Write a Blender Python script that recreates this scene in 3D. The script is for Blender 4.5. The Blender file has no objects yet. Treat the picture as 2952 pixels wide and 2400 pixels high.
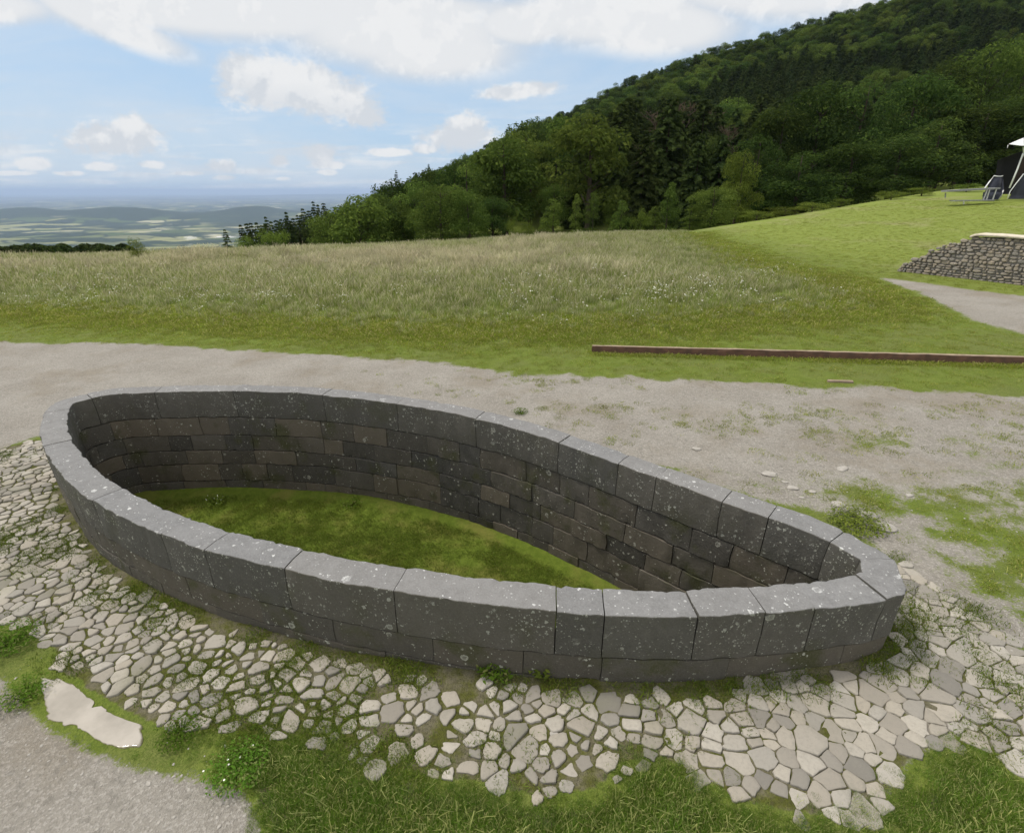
import bpy, math, random
import numpy as np
from mathutils import Vector, Matrix, Euler
R = math.radians
rnd = random.Random(7); rng = np.random.default_rng(7)
sc = bpy.context.scene; COL = sc.collection

# ------------------------------------------------------------------ survey of the place (metres)
CAM_H = 2.66; F = 1476.0; PITCH = math.atan(650/1476)
def ray(px, py):
    a = (px-1476)/F; b = (1200-py)/F
    return np.array([a, math.cos(PITCH)+b*math.sin(PITCH), -math.sin(PITCH)+b*math.cos(PITCH)])

def sm(e0, e1, x):
    t = np.clip((x-e0)/(e1-e0), 0, 1); return t*t*(3-2*t)
def vhash(i, j, s=0):
    n = (i.astype(np.int64)*374761393 + j.astype(np.int64)*668265263 + s*974711) & 0x7fffffff
    n = ((n ^ (n >> 13))*1274126177) & 0x7fffffff
    return ((n ^ (n >> 16)) & 0xffff)/65535.0
def vnoise(x, y, s=0):
    x = np.asarray(x, float); y = np.asarray(y, float)
    i = np.floor(x); j = np.floor(y); u = x-i; v = y-j
    u = u*u*(3-2*u); v = v*v*(3-2*v)
    a = vhash(i, j, s); b = vhash(i+1, j, s); c = vhash(i, j+1, s); d = vhash(i+1, j+1, s)
    return (a*(1-u)+b*u)*(1-v)+(c*(1-u)+d*u)*v
def fbm(x, y, o=4, s=0):
    r = 0; a = .5; t = 0
    for k in range(o):
        r = r+a*vnoise(np.asarray(x)*2**k, np.asarray(y)*2**k, s+k*17); t += a; a *= .55
    return r/t

EX = [-400, -60, -21.8, -8, 0, 6, 10, 19, 32.5, 60, 120, 400]
EY = [10, 15, 23.5, 28, 30, 29.5, 28.5, 34, 42.5, 60, 80, 120]
RX = [-700, -300, -160, -70, -10, 48, 88, 157, 250, 400, 700]
RY = [-400, -180, -90, -15, 13, 39, 53, 72, 92, 112, 122]
def terrain(x, y, detail=True):
    x = np.asarray(x, float); y = np.asarray(y, float)
    xe = np.where(x > 0, 45*np.tanh(x/45), 8*np.tanh(x/8))
    yc = np.clip(y, -10, 45)
    e = np.interp(x, EX, EY)
    T = lambda yy: -.03+.035*xe+.0014*np.clip(xe, 0, None)*np.clip(yy-3, 0, None)
    base = T(np.minimum(yc, e))
    s = y-e
    sp = np.clip(s, 0, None)
    fall = np.where(sp < 6, .02*sp*sp, .72+.24*(sp-6))
    L = base-380*(1-np.exp(-fall/380))
    rr = np.interp(x, RX, RY)
    y0 = e+14
    V = base-3.2-.45*np.clip(-x-8, 0, None)
    p = np.clip((y-y0)/(275-y0), 0, 1)
    H = V+(rr-V)*p**1.1-np.clip(y-275, 0, None)*.22
    Z = np.where(s > 0, np.maximum(L, np.where(y > y0, H, -1e4)), base)
    if detail:
        Z = Z+np.where(s < 0, (fbm(x*.13, y*.13, 2, 5)-.5)*.14*sm(3, 14, np.hypot(x, y)), 0)
        Z = Z+(fbm(x*1.5, y*1.5, 2, 9)-.5)*.03*sm(11, 6, np.hypot(x, y))
        Z = Z+np.where(s > 20, (fbm(x*.02, y*.02, 3, 3)-.5)*9*sm(20, 80, s), 0)
    # far country: hills standing on the plain
    far = np.hypot(x, y)
    def bump(cx, cy, sx, sy, h, q=2):
        return h*np.exp(-(np.abs((x-cx)/sx)**q+np.abs((y-cy)/sy)**2))
    hills = (bump(-4230, 9000, 520, 800, 135)+bump(-4230, 9000, 1300, 1000, 30)
             +bump(-5500, 8200, 900, 700, 95)+bump(-6900, 8200, 1500, 800, 88, 4)+bump(-7400, 8500, 260, 500, 45)+bump(-9800, 8600, 2200, 900, 75)
             +bump(-2600, 9500, 900, 700, 100)
             +bump(-6500, 40000, 13500, 5000, 150, 6)+bump(-3500, 42000, 8500, 4000, 60, 4))
    Z = Z+hills+np.where(far > 2500, (fbm(x/2500, y/2500, 4, 11)-.5)*120*sm(2500, 6000, far), 0)
    return Z
def gp(px, py, off=0.0):
    """point of the ground seen in the photograph at (px, py)"""
    d = ray(px, py); t = 0.5
    lo = hi = None
    prev = .5
    for k in range(400):
        t = .5*1.015**k
        p = d*t
        if CAM_H+p[2] < float(terrain(p[0], p[1], False))+off: break
        prev = t
    a, b = prev, t
    for _ in range(30):
        m = (a+b)/2; p = d*m
        if CAM_H+p[2] < float(terrain(p[0], p[1], False))+off: b = m
        else: a = m
    return (float(d[0]*a), float(d[1]*a))
def gpoly(pts): return np.array([gp(*p) for p in pts])
def inside(P, x, y):
    r = np.zeros(np.shape(x), bool); n = len(P)
    for k in range(n):
        x1, y1 = P[k]; x2, y2 = P[(k+1) % n]
        if y1 == y2: continue
        c = ((y1 > y) != (y2 > y)) & (x < (x2-x1)*(y-y1)/(y2-y1)+x1)
        r ^= c
    return r
def pdist(P, x, y, closed=True):
    d = np.full(np.shape(x), 1e9); n = len(P)
    for k in range(n if closed else n-1):
        ax, ay = P[k]; bx, by = P[(k+1) % n]
        ex, ey = bx-ax, by-ay; l = ex*ex+ey*ey+1e-12
        t = np.clip(((x-ax)*ex+(y-ay)*ey)/l, 0, 1)
        d = np.minimum(d, np.hypot(x-ax-t*ex, y-ay-t*ey))
    return d
def sdist(P, x, y):
    x = np.asarray(x, float); y = np.asarray(y, float)
    d = pdist(P, x, y); return np.where(inside(P, x, y), d, -d)

# zones of the ground
TRACK = gpoly([(-900, 985), (0, 985), (250, 990), (500, 997), (850, 1018), (1200, 1050), (1500, 1076), (1800, 1096), (2300, 1112), (2952, 1142), (3800, 1180),
               (3800, 1400), (2952, 1360), (2650, 1372), (2330, 1395), (2130, 1385), (2010, 1360), (1811, 1320), (1700, 1300), (1400, 1250), (900, 1290), (115, 1262), (0, 1290), (-900, 1400)])
PAVE = gpoly([(-700, 1330), (0, 1292), (110, 1262), (500, 1400), (1500, 1700), (2500, 1650), (2600, 1610), (2680, 1690), (2830, 1775), (2952, 1870), (3500, 2200),
              (3300, 2500), (2952, 2235), (2870, 2170), (2760, 2130), (2640, 2200), (2560, 2310), (2440, 2365), (2250, 2350), (2100, 2300), (2010, 2240),
              (1900, 2190), (1800, 2210), (1720, 2290), (1560, 2310), (1400, 2270), (1200, 2240), (1050, 2200), (960, 2150), (860, 2130), (760, 2130), (600, 2110), (430, 2095),
              (330, 2045), (250, 2000), (190, 1950), (140, 1925), (150, 1870), (60, 1800), (0, 1800), (-700, 1800)])
SLAB = gpoly([(121, 1956), (165, 1958), (214, 1975), (253, 2012), (315, 2055), (370, 2078), (413, 2093), (413, 2130), (405, 2150), (360, 2163), (300, 2140), (259, 2116), (200, 2092), (141, 2065), (133, 2030), (125, 1995)])
ROADN = gpoly([(-900, 2010), (0, 1960), (60, 2040), (130, 2110), (230, 2160), (380, 2220), (560, 2260), (690, 2290), (740, 2400), (800, 2700), (-900, 2700)])
PATH2 = gpoly([(2540, 803), (2667, 818), (2805, 837), (2952, 851), (3500, 905), (3500, 1100), (2952, 966), (2805, 923), (2736, 888), (2656, 849), (2552, 811)])
PSTRIP = gpoly([(2812, 865), (2870, 872), (2952, 895), (3100, 915), (3100, 925), (2952, 906), (2890, 895), (2830, 878)])
MEADOW = gpoly([(-900, 905), (0, 905), (400, 930), (800, 950), (1150, 975), (1500, 975), (1900, 960), (2300, 930), (2560, 900), (2560, 850), (2400, 800), (2200, 760), (2120, 715), (2060, 690)])
MEADOW = np.vstack([MEADOW, [[10.2, 31], [6, 34], [0, 36], [-8, 33], [-21, 30], [-60, 22]]])
LEFTG = gpoly([(-500, 1790), (0, 1800), (70, 1820), (140, 1880), (150, 1940), (110, 1960), (120, 2010), (140, 2080), (230, 2125), (350, 2170), (420, 2150), (560, 2095), (640, 2110), (700, 2290), (560, 2250), (380, 2215), (230, 2165), (120, 2110), (50, 2060), (0, 1990), (-500, 1980)])
FRONTG = gpoly([(620, 2130), (860, 2110), (960, 2115), (1050, 2185), (1200, 2215), (1400, 2255), (1560, 2300), (1720, 2280), (1810, 2170), (1900, 2150), (2000, 2195), (2100, 2285), (2250, 2345), (2440, 2370), (2560, 2310), (2640, 2210), (2760, 2135), (2870, 2170), (2952, 2245), (3400, 2600), (2500, 3300), (1476, 3300), (900, 2900), (740, 2400), (640, 2230)])
RIGHTG = gpoly([(2000, 1352), (2130, 1385), (2330, 1390), (2500, 1370), (2700, 1385), (2952, 1372), (3600, 1400), (3500, 2100), (2952, 1868), (2840, 1780), (2700, 1690), (2640, 1620), (2540, 1535), (2400, 1450), (2200, 1415)])

OUT = [(-5.02, 5.08), (-4.70, 4.62), (-4.33, 4.21), (-4.02, 3.93), (-3.6, 3.58), (-3.22, 3.32), (-2.78, 3.07), (-2.37, 2.87), (-1.96, 2.7), (-1.42, 2.53), (-1.09, 2.43), (-.7, 2.34), (-.13, 2.23), (.53, 2.155), (1.03, 2.14), (1.42, 2.165), (1.72, 2.2), (2.11, 2.262), (2.21, 2.292), (2.30, 2.322), (2.335, 2.375), (2.385, 2.49), (2.43, 2.60), (2.432, 2.645), (2.375, 2.775), (2.315, 2.905), (2.285, 2.95), (2.2, 3.035), (2.1, 3.13), (1.95, 3.265), (1.72, 3.46), (1.51, 3.645), (1.04, 4.06), (.56, 4.46), (.03, 4.84), (-.6, 5.18), (-1.21, 5.43), (-2.14, 5.7), (-2.8, 5.79), (-3.53, 5.83), (-4.5, 5.76), (-4.8, 5.67), (-4.97, 5.5), (-5.07, 5.3)]
def catmull(P, n):
    P = np.array(P); N = len(P); o = []
    for k in range(N):
        a, b, c, d = P[k-1], P[k], P[(k+1) % N], P[(k+2) % N]
        for t in np.linspace(0, 1, n, endpoint=False):
            o.append(.5*((2*b)+(-a+c)*t+(2*a-5*b+4*c-d)*t*t+(-a+3*b-3*c+d)*t**3))
    return np.array(o)
def resample(P, step):
    Q = np.vstack([P, P[:1]]); L = np.r_[0, np.cumsum(np.hypot(*np.diff(Q, axis=0).T))]
    n = int(L[-1]/step); s = np.linspace(0, L[-1], n, endpoint=False)
    return np.c_[np.interp(s, L, Q[:, 0]), np.interp(s, L, Q[:, 1])], L[-1]
OUTER, PERIM = resample(catmull(OUT, 8), .03)
NO = len(OUTER)
tg = np.roll(OUTER, -3, 0)-np.roll(OUTER, 3, 0); tg /= np.hypot(*tg.T)[:, None]
NRM = np.c_[-tg[:, 1], tg[:, 0]]           # inward (the outline runs counter-clockwise)
for _ in range(2): NRM = (NRM+np.roll(NRM, 1, 0)+np.roll(NRM, -1, 0)); NRM /= np.hypot(*NRM.T)[:, None]
MID = OUTER+NRM*.11; INNER = OUTER+NRM*.215
RIM = .51; FLOOR = -.84

# ------------------------------------------------------------------ materials
def mat(name):
    m = bpy.data.materials.new(name); m.use_nodes = True; nt = m.node_tree
    for n in list(nt.nodes): nt.nodes.remove(n)
    return m, nt
class G:
    def __init__(s, nt): s.nt = nt
    def n(s, t, **k):
        o = s.nt.nodes.new(t)
        for a, b in k.items(): setattr(o, a, b)
        return o
    def link(s, a, b): s.nt.links.new(a, b)
    def put(s, sock, v):
        if isinstance(v, bpy.types.NodeSocket): s.nt.links.new(v, sock)
        else: sock.default_value = v
    def math(s, op, a, b=None, c=None, clamp=False):
        o = s.n('ShaderNodeMath', operation=op); o.use_clamp = clamp
        for i, v in enumerate((a, b, c)):
            if v is not None: s.put(o.inputs[i], v)
        return o.outputs[0]
    def vm(s, op, a, b=None):
        o = s.n('ShaderNodeVectorMath', operation=op); s.put(o.inputs[0], a)
        if b is not None: s.put(o.inputs[1], b)
        return o.outputs[1] if op in ('LENGTH', 'DOT_PRODUCT', 'DISTANCE') else o.outputs[0]
    def mix(s, f, a, b):
        o = s.n('ShaderNodeMix', data_type='RGBA'); s.put(o.inputs[0], f)
        for q, v in ((6, a), (7, b)):
            s.put(o.inputs[q], v if isinstance(v, bpy.types.NodeSocket) else (*v[:3], 1))
        return o.outputs[2]
    def ss(s, e0, e1, x, lo=0.0, hi=1.0):
        o = s.n('ShaderNodeMapRange', interpolation_type='SMOOTHSTEP'); s.put(o.inputs[0], x)
        o.inputs[1].default_value = e0; o.inputs[2].default_value = e1; o.inputs[3].default_value = lo; o.inputs[4].default_value = hi
        return o.outputs[0]
    def lin(s, e0, e1, x, lo=0.0, hi=1.0):
        o = s.n('ShaderNodeMapRange'); s.put(o.inputs[0], x)
        o.inputs[1].default_value = e0; o.inputs[2].default_value = e1; o.inputs[3].default_value = lo; o.inputs[4].default_value = hi
        return o.outputs[0]
    def noise(s, vec, scale, detail=4, rough=.55, dist=0):
        o = s.n('ShaderNodeTexNoise'); s.put(o.inputs['Vector'], vec)
        o.inputs['Scale'].default_value = scale; o.inputs['Detail'].default_value = detail; o.inputs['Roughness'].default_value = rough; o.inputs['Distortion'].default_value = dist
        return o.outputs[0]
    def voro(s, vec, scale, feature='F1', rnd=1.0):
        o = s.n('ShaderNodeTexVoronoi', feature=feature); s.put(o.inputs['Vector'], vec); o.inputs['Scale'].default_value = scale
        o.inputs['Randomness'].default_value = rnd
        return o
    def pos(s): return s.n('ShaderNodeNewGeometry').outputs['Position']
    def attr(s, name): return s.n('ShaderNodeAttribute', attribute_name=name)
    def sep(s, v):
        o = s.n('ShaderNodeSeparateXYZ'); s.put(o.inputs[0], v); return o.outputs
    def comb(s, x, y, z):
        o = s.n('ShaderNodeCombineXYZ')
        for i, v in enumerate((x, y, z)): s.put(o.inputs[i], v)
        return o.outputs[0]
    def bump(s, h, dist, strength=1.0):
        o = s.n('ShaderNodeBump'); s.put(o.inputs['Height'], h); o.inputs['Distance'].default_value = dist; o.inputs['Strength'].default_value = strength
        return o.outputs[0]
    def out(s, col, rough=.9, normal=None, spec=.2, metal=0.0):
        b = s.n('ShaderNodeBsdfPrincipled'); s.put(b.inputs['Base Color'], col if isinstance(col, bpy.types.NodeSocket) else (*col[:3], 1))
        s.put(b.inputs['Roughness'], rough); b.inputs['Specular IOR Level'].default_value = spec; s.put(b.inputs['Metallic'], metal)
        if normal is not None: s.link(normal, b.inputs['Normal'])
        o = s.n('ShaderNodeOutputMaterial'); s.link(b.outputs[0], o.inputs[0]); return b

def m_ground():
    m, nt = mat('ground'); g = G(nt); p = g.pos(); a = g.attr('mask'); c = g.n('ShaderNodeSeparateColor'); g.link(a.outputs['Color'], c.inputs[0])
    grav, moss, tan = c.outputs; lawn = a.outputs['Alpha']
    n1 = g.noise(p, 1.3, 6, .6); n2 = g.noise(p, 7, 5, .65); n3 = g.noise(p, 55, 4, .7); n4 = g.noise(p, 220, 2, .6)
    # gravel: crushed stone over grey sand
    v = g.voro(p, 95); v2 = g.voro(p, 38)
    gv = g.mix(g.ss(.3, .7, n1), (.255, .234, .200), (.318, .296, .258))
    gv = g.mix(g.math('MULTIPLY', g.ss(.35, .75, n3), .55), gv, (.185, .165, .14))
    gv = g.mix(g.math('MULTIPLY', g.ss(.62, .9, g.sep(v.outputs['Color'])[0]), .5), gv, (.43, .40, .36))
    gv = g.mix(g.math('MULTIPLY', g.ss(.48, .68, g.noise(p, .9, 5, .65)), .45), gv, (.205, .17, .12))
    gv = g.mix(g.math('MULTIPLY', g.ss(.75, .98, g.sep(v2.outputs['Color'])[0]), .35), gv, (.15, .14, .12))
    # soil and grass
    gr = g.mix(g.ss(.3, .72, n2), (.128, .168, .026), (.182, .218, .044))
    gr = g.mix(g.math('MULTIPLY', g.ss(.42, .62, n1), .45), gr, (.17, .165, .07))
    gr = g.mix(g.ss(.3, .8, n3), gr, (.075, .110, .018))
    dry = g.mix(g.ss(.3, .7, n2), (.38, .34, .19), (.25, .24, .09))
    gr = g.mix(tan, gr, dry)
    lw = g.mix(g.ss(.35, .7, n2), (.165, .205, .040), (.205, .245, .055))
    lw = g.mix(g.math('MULTIPLY', g.ss(.5, .72, g.noise(p, .35, 5, .6)), .6), lw, (.27, .245, .13))
    gr = g.mix(lawn, gr, lw)
    ms = g.mix(g.ss(.35, .65, n2), (.085, .092, .018), (.135, .140, .030))
    ms = g.mix(g.ss(.40, .62, n2), ms, (.16, .145, .095)); ms = g.mix(g.ss(.35, .7, n3, 0, .6), ms, (.06, .055, .03))
    edge = g.math('ADD', grav, g.math('MULTIPLY', g.math('SUBTRACT', g.math('ADD', g.math('MULTIPLY', n2, .45), g.math('MULTIPLY', n3, .55)), .5), 2.0))
    f = g.ss(.34, .66, edge)
    col = g.mix(f, gr, gv)
    medge = g.math('ADD', moss, g.math('MULTIPLY', g.math('SUBTRACT', n2, .5), .9))
    col = g.mix(g.ss(.4, .6, medge), col, ms)
    h = g.math('ADD', g.math('MULTIPLY', n3, .6), g.math('ADD', g.math('MULTIPLY', n4, .3), g.math('MULTIPLY', v.outputs['Distance'], .5)))
    g.out(col, .95, g.bump(h, .02, .8), .1)
    return m
def stone(name, base, dark, moss, lichen, lich_amt, var=.5, top=False):
    m, nt = mat(name); g = G(nt); p = g.pos(); a = g.attr('tint'); t = g.sep(a.outputs['Color'])
    n1 = g.noise(p, 2.2, 6, .62); n2 = g.noise(p, 13, 6, .65); n3 = g.noise(p, 90, 4, .7)
    c = g.mix(t[0], base, dark); c = g.mix(g.math('MULTIPLY', g.ss(.42, .62, n1), .55), c, dark)
    c = g.mix(g.math('MULTIPLY', g.ss(.35, .7, n2), .6), c, tuple(x*.55 for x in base))
    c = g.mix(g.math('MULTIPLY', t[1], var), c, (base[0]*1.25, base[1]*1.1, base[2]*.9))
    if moss: 
        mm = g.math('MULTIPLY', g.ss(.50, .68, g.noise(p, 3.1, 5, .6)), moss)
        c = g.mix(mm, c, (.045, .048, .012))
    c = g.mix(g.ss(.3, .8, n3, 0, .35), c, tuple(x*1.7 for x in base))
    # lichen: crusts of several sizes that gather in patches
    w = g.vm('ADD', p, g.vm('SCALE', g.n('ShaderNodeTexNoise').outputs['Color'], None)) if False else p
    nd = g.n('ShaderNodeTexNoise'); nd.inputs['Scale'].default_value = 60; g.link(p, nd.inputs['Vector'])
    off = g.n('ShaderNodeVectorMath', operation='SCALE'); g.link(g.vm('SUBTRACT', nd.outputs['Color'], (.5, .5, .5)), off.inputs[0]); off.inputs['Scale'].default_value = .022
    pw = g.vm('ADD', p, off.outputs[0])
    def spots(scale, rad, keep):
        v = g.voro(pw, scale); k = g.math('GREATER_THAN', g.sep(v.outputs['Color'])[1], 1-keep)
        r = g.math('MULTIPLY', g.sep(v.outputs['Color'])[0], rad)
        return g.math('MULTIPLY', g.math('LESS_THAN', v.outputs['Distance'], r), k), v
    s1, v1 = spots(30, .42, .33*lich_amt); s2, v2 = spots(70, .45, .40*lich_amt); s3, v3 = spots(11, .33, .20*lich_amt)
    ring = g.math('MULTIPLY', s3, g.ss(.10, .2, v3.outputs['Distance'], .35, 1))
    patch = g.ss(.45, .56, g.noise(p, 4.2, 6, .8))
    l = g.math('MAXIMUM', g.math('MAXIMUM', s1, s2), g.math('MULTIPLY', ring, .8))
    l = g.math('MULTIPLY', l, g.lin(0, 1, patch, .0 if not top else .35, 1))
    l = g.math('MULTIPLY', l, g.ss(.3, .55, n3, .45, 1))
    c = g.mix(l, c, lichen)
    h = g.math('ADD', g.math('MULTIPLY', n2, .8), g.math('ADD', g.math('MULTIPLY', n3, .35), g.math('MULTIPLY', l, .15)))
    g.out(c, .85, g.bump(h, .012 if not top else .007, .8), .25)
    return m
def simple(name, col, rough=.8, ns=20, amt=.4, metal=0.0, bump=.004, spec=.3, col2=None):
    m, nt = mat(name); g = G(nt); p = g.n('ShaderNodeTexCoord').outputs['Object']
    n = g.noise(p, ns, 5, .6)
    c = g.mix(g.math('MULTIPLY', g.ss(.3, .7, n), amt), col, col2 or tuple(x*.45 for x in col))
    g.out(c, rough, g.bump(n, bump, .6), spec, metal); return m
def leafmat(name, c1, c2, c3, trans=.35):
    m, nt = mat(name); g = G(nt); a = g.attr('tint'); t = g.sep(a.outputs['Color']); r = g.n('ShaderNodeObjectInfo').outputs['Random']
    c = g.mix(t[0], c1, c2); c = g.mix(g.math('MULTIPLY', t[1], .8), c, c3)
    hs = g.n('ShaderNodeHueSaturation'); g.link(c, hs.inputs['Color']); g.put(hs.inputs['Value'], g.lin(0, 1, r, .68, 1.28)); g.put(hs.inputs['Hue'], g.lin(0, 1, g.math('FRACT', g.math('MULTIPLY', r, 7.3)), .485, .512))
    d = g.n('ShaderNodeBsdfDiffuse'); g.link(hs.outputs[0], d.inputs[0]); d.inputs[1].default_value = .8
    tr = g.n('ShaderNodeBsdfTranslucent'); g.link(hs.outputs[0], tr.inputs[0])
    mx = g.n('ShaderNodeMixShader'); mx.inputs[0].default_value = trans; g.link(d.outputs[0], mx.inputs[1]); g.link(tr.outputs[0], mx.inputs[2])
    o = g.n('ShaderNodeOutputMaterial'); g.link(mx.outputs[0], o.inputs[0]); return m
def m_paving():
    m, nt = mat('paving stone'); g = G(nt); p = g.pos(); t = g.sep(g.attr('tint').outputs['Color'])
    n2 = g.noise(p, 9, 6, .65); n3 = g.noise(p, 60, 5, .7)
    c = g.mix(t[0], (.330, .295, .240), (.175, .163, .142))
    c = g.mix(g.math('MULTIPLY', t[1], .7), c, (.43, .40, .345))
    c = g.mix(g.ss(.42, .8, n3, 0, .5), c, (.20, .185, .16))
    c = g.mix(g.ss(.52, .75, n2, 0, .55), c, (.22, .205, .17))
    c = g.mix(g.math('MULTIPLY', g.ss(.45, .7, g.noise(p, 2.1, 4)), g.lin(0, 1, t[2], 0, .55)), c, (.15, .15, .085))
    h = g.math('ADD', g.math('MULTIPLY', n2, .6), g.math('MULTIPLY', n3, .5))
    g.out(c, .9, g.bump(h, .012, .7), .15); return m
def m_plain():
    m, nt = mat('plain'); g = G(nt); p = g.pos()
    nd = g.n('ShaderNodeTexNoise'); nd.inputs['Scale'].default_value = .0012; g.link(p, nd.inputs['Vector'])
    off = g.n('ShaderNodeVectorMath', operation='SCALE'); g.link(g.vm('SUBTRACT', nd.outputs['Color'], (.5, .5, .5)), off.inputs[0]); off.inputs['Scale'].default_value = 500
    pw = g.vm('ADD', p, off.outputs[0])
    v = g.voro(pw, 1/330); s = g.sep(v.outputs['Color']); big = g.ss(.47, .56, g.noise(p, 1/3200, 5, .6))
    hedge = g.ss(.0, .08, g.voro(pw, 1/330, 'DISTANCE_TO_EDGE').outputs['Distance'])
    field = g.mix(g.ss(.35, .65, s[0]), (.07, .10, .03), (.24, .24, .10)); field = g.mix(g.ss(.80, .9, s[1]), field, (.36, .34, .21))
    wood = g.mix(g.noise(p, 1/160, 5, .7), (.012, .022, .012), (.040, .060, .024))
    c = g.mix(hedge, wood, field); c = g.mix(g.math('MAXIMUM', g.math('MULTIPLY', big, .93), g.ss(.52, .62, s[2])), c, wood)
    vv = g.voro(pw, 1/70); vill = g.math('MULTIPLY', g.math('GREATER_THAN', g.sep(vv.outputs['Color'])[0], .80), g.ss(.60, .66, g.noise(p, 1/1500, 3)))
    c = g.mix(g.math('MULTIPLY', vill, .8), c, (.6, .58, .54))
    z = g.sep(p)[2]
    c = g.mix(g.ss(-345, -300, z), c, wood)
    g.out(c, .95, None, .05); return m

M = dict(
    ground=m_ground(), plain=m_plain(), paving=m_paving(),
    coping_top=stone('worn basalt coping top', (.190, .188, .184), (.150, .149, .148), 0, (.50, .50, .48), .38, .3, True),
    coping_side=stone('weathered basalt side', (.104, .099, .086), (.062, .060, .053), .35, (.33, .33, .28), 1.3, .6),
    inner=stone('mossy basalt ashlar', (.108, .101, .088), (.028, .027, .024), .9, (.40, .39, .33), .5, .9),
    outer=stone('basalt footing course', (.098, .090, .074), (.060, .056, .046), .85, (.40, .40, .33), .6, .5),
    rubble=stone('grey rubble masonry', (.25, .23, .20), (.15, .14, .125), .15, (.48, .46, .42), .5, .8),
    cream=simple('cream cement cap', (.62, .55, .44), .85, 9, .35, bump=.006),
    cement=simple('pale cement', (.50, .45, .375), .8, 3.5, .8, bump=.006, col2=(.34, .31, .25)),
    beam=simple('reddish brown timber', (.150, .080, .052), .9, 9, .8, bump=.012, col2=(.075, .048, .034)),
    beamtop=simple('silvered timber edge', (.30, .23, .16), .85, 14, .6, bump=.004),
    stoneloose=simple('pale limestone', (.36, .335, .295), .9, 14, .5, bump=.01),
    bark=simple('bark', (.06, .045, .032), .95, 6, .6, bump=.03),
    twig=simple('dead branches', (.13, .09, .06), .95, 6, .6, bump=.02),
    navy=simple('dark navy tarpaulin', (.022, .025, .040), .55, 3, .3, bump=.02, spec=.4),
    black=simple('black tent cloth', (.006, .006, .007), .9, 3, .3),
    brown=simple('brown inner tent cloth', (.040, .026, .018), .9, 3, .3),
    white=simple('white canvas', (.82, .82, .80), .7, 3, .15),
    pole=simple('pale metal tube', (.55, .54, .52), .45, 30, .2, metal=.3, bump=.0005),
    grey=simple('weathered grey board', (.25, .25, .25), .7, 12, .5),
    leafA=leafmat('broadleaf foliage', (.066, .100, .021), (.125, .180, .035), (.22, .28, .058)),
    leafB=leafmat('yellow green foliage', (.088, .125, .022), (.150, .200, .036), (.23, .28, .052)),
    leafC=leafmat('conifer needles', (.036, .056, .018), (.062, .090, .026), (.11, .145, .040), .25),
    leafD=leafmat('dark broadleaf foliage', (.034, .058, .016), (.066, .106, .024), (.125, .175, .036)),
    grassA=leafmat('lush grass blades', (.100, .185, .022), (.170, .290, .038), (.38, .37, .15), .40),
    grassB=leafmat('lawn grass blades', (.19, .25, .030), (.29, .345, .052), (.46, .41, .17), .4),
    grassT=leafmat('tall meadow grass', (.20, .265, .056), (.30, .355, .095), (.62, .54, .39), .42),
    floormoss=leafmat('moss and short grass', (.100, .150, .018), (.155, .215, .030), (.24, .22, .08), .32),
    petal=simple('white petals', (.75, .74, .66), .8, 30, .1),
)

# ------------------------------------------------------------------ mesh helpers
class MB:
    def __init__(s): s.v = []; s.f = []; s.m = []; s.t = []
    def add(s, vs, fs, mi=0, tint=(0, 0, 0)):
        b = len(s.v); s.v.extend([tuple(map(float, q)) for q in vs]); s.f.extend([tuple(b+i for i in f) for f in fs]); s.m.extend([mi]*len(fs)); s.t.extend([tint]*len(vs))
    def tube(s, pts, rads, n=6, mi=0, tint=(0, 0, 0)):
        rings = []; vs = []
        for k, (p, r) in enumerate(zip(pts, rads)):
            p = Vector(p); q = Vector(pts[min(k+1, len(pts)-1)])-Vector(pts[max(k-1, 0)]); q.normalize()
            a = q.orthogonal().normalized(); b = q.cross(a)
            for j in range(n):
                t = 2*math.pi*j/n; vs.append(p+(a*math.cos(t)+b*math.sin(t))*r)
        fs = [(k*n+j, k*n+(j+1) % n, (k+1)*n+(j+1) % n, (k+1)*n+j) for k in range(len(pts)-1) for j in range(n)]
        fs += [tuple(range(n-1, -1, -1)), tuple((len(pts)-1)*n+j for j in range(n))]
        s.add(vs, fs, mi, tint)
    def box(s, lo, hi, mi=0, M_=None, bev=0, tint=(0, 0, 0)):
        x0, y0, z0 = lo; x1, y1, z1 = hi
        vs = [(x, y, z) for z in (z0, z1) for x, y in ((x0, y0), (x1, y0), (x1, y1), (x0, y1))]
        fs = [(3, 2, 1, 0), (4, 5, 6, 7), (0, 1, 5, 4), (1, 2, 6, 5), (2, 3, 7, 6), (3, 0, 4, 7)]
        if M_ is not None: vs = [M_ @ Vector(q) for q in vs]
        s.add(vs, fs, mi, tint)
    def mesh(s, name, mats, smooth=True):
        me = bpy.data.meshes.new(name); me.from_pydata(s.v, [], s.f)
        for m_ in mats: me.materials.append(m_)
        me.polygons.foreach_set('material_index', s.m)
        me.polygons.foreach_set('use_smooth', [smooth]*len(s.f))
        a = me.attributes.new('tint', 'FLOAT_COLOR', 'POINT')
        arr = np.ones((len(s.v), 4), np.float32); arr[:, :3] = np.array(s.t, np.float32).reshape(-1, 3); a.data.foreach_set('color', arr.ravel())
        me.update(); return me
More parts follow.
